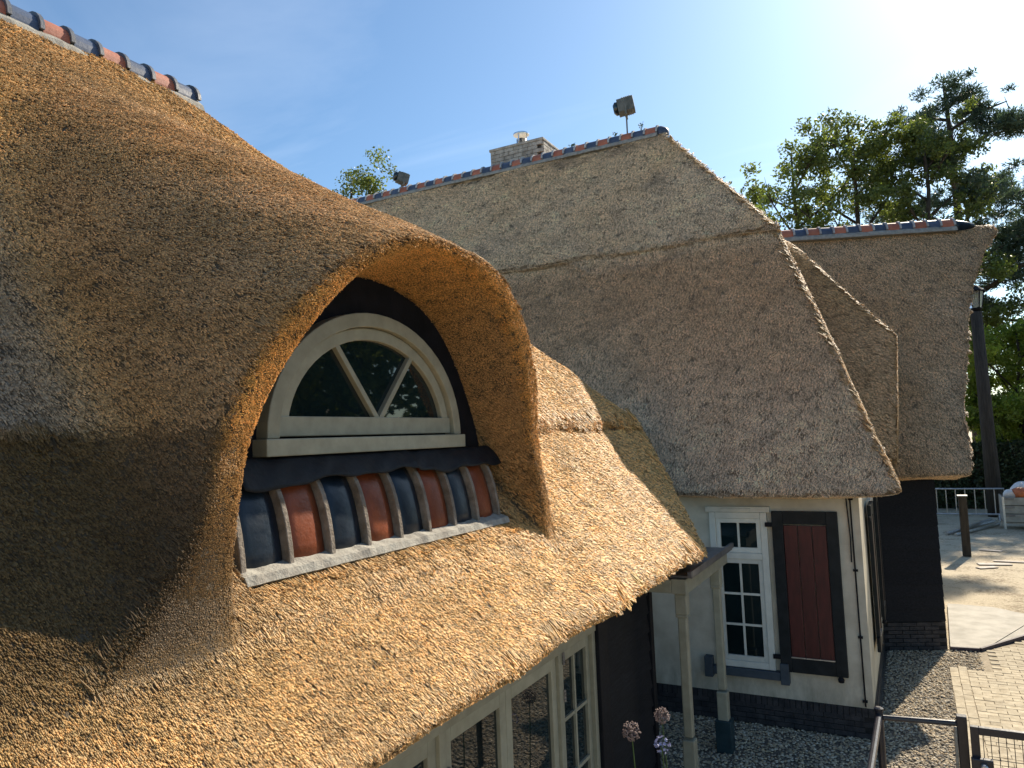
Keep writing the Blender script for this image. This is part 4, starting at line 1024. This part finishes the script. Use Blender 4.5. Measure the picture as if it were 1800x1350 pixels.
def bag(x, y, z, r, m, label):
    b = MB(); n, k = 14, 9; vs = []; fs = []; ph_ = random.random() * 9
    for i in range(k + 1):
        th = math.pi * i / k
        for j in range(n):
            a = 2 * math.pi * j / n; rr = r * (1 + .14 * math.sin(3 * a + ph_ + 2 * th) + .10 * math.sin(5 * a - 3 * th + ph_) + random.uniform(-.06, .06)); vs.append((x + rr * math.sin(th) * math.cos(a), y + rr * math.sin(th) * math.sin(a), z + .8 * r * math.cos(th) + (.0)))
    for i in range(k):
        for j in range(n): fs.append((i * n + j, (i + 1) * n + j, (i + 1) * n + (j + 1) % n, i * n + (j + 1) % n))
    b.add(vs, fs); tag(b.build('rubbish_bag', M[m], None, True), label, 'bag', 'bags in the waste crate')
zf = zc1 - .10
bag(cx0 + .22, YC + .3, zf + .17, .20, 'bagwhite', 'small white bag at the left end of the crate'); bag(cx0 + .50, YC + .28, zf + .20, .25, 'bagorange', 'orange bag between white bags in the crate')
bag(cx0 + .62, YC + .62, zf + .29, .34, 'bagwhite', 'large white bag bulging above the orange bag'); bag(cx0 + 1.05, YC + .35, zf + .20, .25, 'bagwhite', 'white bag near the right end of the crate'); bag(cx0 + 1.3, YC + .62, zf + .21, .26, 'bagorange', 'orange bag at the right end of the crate')
for i, (px, py, l_, wd, an) in enumerate(((1748, 992, .7, .25, .2), (1735, 998, .45, .18, .6), (1785, 988, .9, .16, -.1), (1742, 968, .5, .2, -.3))):
    p = onZ(px, py, 0); tag(MB().box((p[0], p[1], .006), (l_, wd, .02), (V((math.cos(an), math.sin(an), 0)), V((-math.sin(an), math.cos(an), 0)), V((0, 0, 1)))).build('board_scrap', M['deck']), ['broad pale board scrap lying on the sand', 'smaller board scrap touching the broad one', 'long narrow board scrap near the right edge', 'board scrap lying behind the others towards the crate'][i], 'board', 'board scraps on the sand')
# lamp on a timber pole
lx, ly = 2.52, 32.0
lm = empty('street_lamp', (lx, ly, 0), 'tall dark timber lamp post with glass lantern behind the thatched wing', 'lamp post')
zl0 = onY(1715, 548, ly)[2]; zl1 = onY(1715, 503, ly)[2]
MB().tube([(lx + .08, ly, -.05), (lx + .05, ly, 2.5), (lx, ly, zl0)], [.27, .23, .19], 12).build('pole', M['pole'], lm, True)
MB().lathe((lx, ly, zl0), [(.10, 0), (.22, .10), (.22, .13)], 12).build('lantern_base', M['black'], lm)
b = MB(); b.lathe((lx, ly, zl0 + .13), [(.20, 0), (.29, zl1 - zl0 - .35)], 6); b.build('lantern_glass', M['lantern_glass'], lm)
for k in range(6): a = k * math.pi / 3; MB().tube([(lx + .205 * math.cos(a), ly + .205 * math.sin(a), zl0 + .13), (lx + .297 * math.cos(a), ly + .297 * math.sin(a), zl1 - .22)], .018, 5).build('lantern_bar', M['black'], lm)
MB().lathe((lx, ly, zl1 - .22), [(.36, 0), (.36, .04), (.15, .22), (.05, .27)], 12).build('lantern_cap', M['black'], lm)

# ------------------------------------------------------------------ trees
def leaf_mesh(name, C, R, n_leaf, size, material, seed, flat=1.0, needles=False, aspect=.55, shell=.5):
    """C: cluster centres (n,3), R: radii; leaves scattered through each cluster"""
    r_ = np.random.default_rng(seed); C = np.asarray(C); R = np.asarray(R); wt = R ** 2; wt /= wt.sum()
    k = r_.choice(len(C), n_leaf, p=wt); d = r_.normal(size=(n_leaf, 3)); d /= np.linalg.norm(d, axis=1)[:, None]
    rad = R[k] * r_.random(n_leaf) ** shell; P = C[k] + d * rad[:, None] * [1, 1, flat]
    u = r_.normal(size=(n_leaf, 3)); 
    if needles: u = d * 1.2 + u * .6 + [0, 0, .4]
    u /= np.linalg.norm(u, axis=1)[:, None]; s = np.cross(u, r_.normal(size=(n_leaf, 3))); s /= np.linalg.norm(s, axis=1)[:, None]
    sz = size * r_.uniform(.6, 1.3, n_leaf)[:, None]
    a = P - u * sz; c = P + u * sz; b_ = P + s * sz * aspect; e = P - s * sz * aspect
    vv = np.stack([a, b_, c, e], 1).reshape(-1, 3); f = np.arange(n_leaf * 4).reshape(-1, 4)
    me = np_mesh(name, vv, f, material, False)
    cl = r_.uniform(.7, 1.25, (len(C), 1))[k] * r_.uniform(.75, 1.25, (n_leaf, 1)) * np.array([1, 1, 1.])
    at = me.color_attributes.new('col', 'FLOAT_COLOR', 'POINT'); at.data.foreach_set('color', np.c_[np.repeat(cl, 4, 0), np.ones(n_leaf * 4)].astype(np.float32).ravel())
    return me
def branch_tree(name, label, base, top, spread, seed, nl, leaf, material, limbs=9, group='trees behind the houses', crown_lo=.35, clus=5, trunk_r=.2, cr=.9, needles=False, flat=.8, lean=(0, 0), sub=3):
    r_ = random.Random(seed); t = empty(name, tuple(base), label, 'tree', group); bx, by, bz = base; Ht = top - bz
    tb = MB(); path = [(bx + lean[0] * k / 6 + r_.uniform(-.12, .12) * k / 3, by + lean[1] * k / 6 + r_.uniform(-.1, .1) * k / 3, bz + Ht * .92 * k / 6) for k in range(7)]
    path[0] = (bx, by, bz - .1); tb.tube(path, [trunk_r * (1 - .8 * k / 6) for k in range(7)], 9)
    C = []; Rr = []
    for i in range(limbs):
        f = crown_lo * .7 + (1 - crown_lo * .7) * (i + .5) / limbs * .93; j = min(int(f * 6), 5); fr = f * 6 - j; p0 = V(path[j]).lerp(V(path[j + 1]), fr)
        an = i * 2.4 + r_.uniform(-.5, .5); prof = math.sin(math.pi * min(1, max(.12, (f - crown_lo * .5) / (1 - crown_lo * .5))) ** .8) ** .7; ln = spread * prof * r_.uniform(.75, 1.1) + .3
        d = V((math.cos(an), math.sin(an), r_.uniform(.25, .8) if not needles else r_.uniform(0, .35))).normalized(); p1 = p0 + d * ln * .5 + V((0, 0, .1 * ln)); p2 = p0 + d * ln + V((0, 0, .25 * ln if not needles else .05 * ln))
        tb.tube([p0, p1, p2], [trunk_r * .38 * (1 - .5 * f), trunk_r * .22, trunk_r * .06], 6)
        for k in range(clus):
            u = r_.uniform(.35, 1.05); c = p0.lerp(p2, u) + V((r_.gauss(0, .22), r_.gauss(0, .22), r_.gauss(0, .18))) * ln * .55
            tb.tube([p0.lerp(p2, u * .75), p0.lerp(p2, u * .85).lerp(c, .5) + V((0, 0, .05)), c], [trunk_r * .13, trunk_r * .08, trunk_r * .03], 4)
            for q_ in range(sub): C.append(c + V((r_.gauss(0, .5), r_.gauss(0, .5), r_.gauss(0, .4))) * cr); Rr.append(cr * r_.uniform(.30, .75))
    C.append(V(path[-1]) + V((0, 0, .2))); Rr.append(cr * .7)
    tb.build('trunk', M['bark'], t, True)
    link('crown', leaf_mesh('crown', [tuple(c) for c in C], Rr, nl, leaf, M[material], seed, flat, needles, .22 if needles else .55, .6), t)
    return t
# oaks and pine above the wing roof
T1 = onY(1400, 300, 36); T2 = onY(1495, 200, 37)
branch_tree('oak_tree', 'sparse light green oak left of the pine, smaller and further left of two', (T1[0], 36, 0), onY(1390, 215, 36)[2], 3.6, 11, 15000, 0.085, 'oak', 12, crown_lo=.5, trunk_r=.22, cr=0.9, sub=2)
branch_tree('oak_tree', 'taller green oak with open branches just left of the pine', (T2[0], 37.5, 0), onY(1500, 165, 37.5)[2], 4.0, 14, 21000, 0.085, 'oak', 15, crown_lo=.5, trunk_r=.25, cr=0.95, sub=2)
T3 = onY(1625, 300, 38)
branch_tree('oak_tree', 'dense green oak standing in front of the pine trunk', (T3[0], 38, 0), onY(1620, 175, 38)[2], 2.9, 17, 24000, 0.085, 'oak', 13, crown_lo=.55, trunk_r=.25, cr=0.95, sub=2)
T4 = onY(1690, 400, 42)
branch_tree('pine_tree', 'tall dark pine with clumped needles at the upper right', (T4[0], 42, 0), onY(1690, 85, 42)[2], 5.2, 23, 70000, 0.12, 'pine', 24, crown_lo=.45, clus=6, trunk_r=.38, cr=0.95, needles=True, flat=.6, sub=3)
T5 = onY(1830, 520, 44)
branch_tree('pine_tree', 'second dark pine cut by the right edge behind the lamp', (T5[0], 45, 0), onY(1830, 330, 45)[2], 4.2, 29, 42000, 0.12, 'pine', 18, crown_lo=.3, clus=6, trunk_r=.33, cr=1.05, needles=True, flat=.6, sub=3)
T6 = onY(1790, 640, 37)
branch_tree('beech_tree', 'bright green small tree at the right edge above the hedge', (T6[0], 37, 0), onY(1790, 560, 37)[2], 2.6, 31, 26000, 0.08, 'shrub', 12, crown_lo=.25, trunk_r=.16, cr=0.9, sub=3)
T7 = onY(1850, 600, 40)
branch_tree('beech_tree', 'darker leafy tree outside the lamp post by the right edge', (T7[0] + 3.2, 40, 0), onY(1850, 500, 40)[2], 3.0, 37, 22000, 0.09, 'oak', 12, crown_lo=.2, trunk_r=.2, cr=1.0, sub=3)
T8 = onY(612, 330, 21)
branch_tree('oak_tree', 'green tree top showing behind the far ridge at left', (T8[0], 21, 0), onY(612, 280, 21)[2], 3.2, 41, 24000, 0.06, 'oak', 14, crown_lo=.4, trunk_r=.2, cr=0.85, sub=3)
T9 = onY(672, 340, 22)
branch_tree('oak_tree', 'small green tree top next to the small floodlight', (T9[0], 22.5, 0), onY(665, 328, 22.5)[2], 1.7, 43, 10000, 0.06, 'oak', 10, crown_lo=.5, trunk_r=.17, cr=0.6, sub=2)
T10 = onY(1255, 300, 24)
branch_tree('oak_tree', 'thin leafy twigs peeping over the hip of the white house', (T10[0] + .3, 24, 0), onY(1262, 285, 24)[2], 1.5, 47, 900, .10, 'oak', 10, crown_lo=.5, trunk_r=.15, cr=.5, sub=1)
# trees beside the yard, mirrored in the windows
for i, (x, y, h_, sd_) in enumerate(((8.5, 17, 11, 61), (12.5, 20, 13, 67), (9.0, 11.5, 9, 71))):
    branch_tree('oak_tree', ['broad oak right of the frame, mirrored in the dormer panes', 'tallest oak right of the frame behind the broad one', 'low oak nearest the gate, right of the frame'][i], (x, y, 0), h_, 4.2, sd_, 15000, .17, 'oak', 14, crown_lo=.15, trunk_r=.25, cr=1.2, sub=3)
# clipped hedge
def hedge(x0, x1, y, ht, name, label):
    t = empty(name, ((x0 + x1) / 2, y, 0), label, 'hedge'); r_ = np.random.default_rng(5)
    b = MB(); b.b2(np.array((x0, y - .5, 0)), np.array((x1, y + .5, ht - .15))); b.build('branch_core', M['bark'], t)
    n = int((x1 - x0) * 3400); P = np.stack([r_.uniform(x0, x1, n), y - .55 + r_.normal(0, .07, n), r_.uniform(0, ht, n)], 1); m_ = r_.random(n) < .22; P[m_, 1] = r_.uniform(y - .5, y + .5, m_.sum()); P[m_, 2] = ht - .12 + r_.normal(0, .08, m_.sum())
    link('foliage', leaf_mesh('foliage', P, np.full(n, .05), n, .07, M['hedge'], 6), t)
hedge(-1.5, 9, 38.5 - 3.2, onY(1760, 778, 35.3)[2], 'hedge', 'dark clipped hedge behind the barrier and crate')
branch_tree('shrub', 'bright yellow green shrub leaning over the hedge top', (onY(1775, 760, 36.6)[0], 36.6, 0), onY(1775, 725, 36.6)[2], 2.2, 53, 12000, 0.08, 'shrub', 9, crown_lo=.4, trunk_r=.08, cr=0.7, sub=2)
# far wood
def wood():
    r_ = np.random.default_rng(9); C = []; R = []
    for i in range(150):
        x = r_.uniform(-45, 45); h_ = r_.uniform(4.0, 7.5); C.append((x, 62 + r_.uniform(-4, 4), r_.uniform(.5, h_))); R.append(r_.uniform(1.2, 2.4))
    o = link('far_wood', leaf_mesh('far_wood', C, R, 26000, .30, M['hedge'], 9)); o['label'] = 'far mass of dark woodland behind the hedge'; o['category'] = 'wood'; o['kind'] = 'stuff'
wood()
# weeds growing on the ridge
for i, (px, py, hgt) in enumerate(((1004, 258, .16), (1081, 240, .14), (1127, 226, .26))):
    p = onY(px, py, RY); z0 = RZ + .085 + H; t = empty('weed', (p[0], RY, z0), ['tiny weed sprig left of the tall floodlight pole', 'small weed tuft just left of the floodlight pole', 'taller weed right of the floodlight pole'][i], 'weed', 'weeds on the ridge')
    b = MB()
    for k in range(5):
        e = V((random.gauss(0, .06), random.gauss(0, .04), hgt * random.uniform(.5, 1))); b.tube([V((p[0], RY, z0 - .02)), V((p[0], RY, z0)) + e * .5, V((p[0], RY, z0)) + e], .004, 4)
        for j in range(4):
            c = V((p[0], RY, z0)) + e * random.uniform(.5, 1); d = V((random.gauss(0, 1), random.gauss(0, 1), random.gauss(0, 1))).normalized() * .03; s = d.orthogonal() * .5
            b.add([c, c + d * .5 + s, c + d, c + d * .5 - s], [(0, 1, 2, 3)])
    b.build('sprig', M['weed'], t)
bpy.context.view_layer.update()
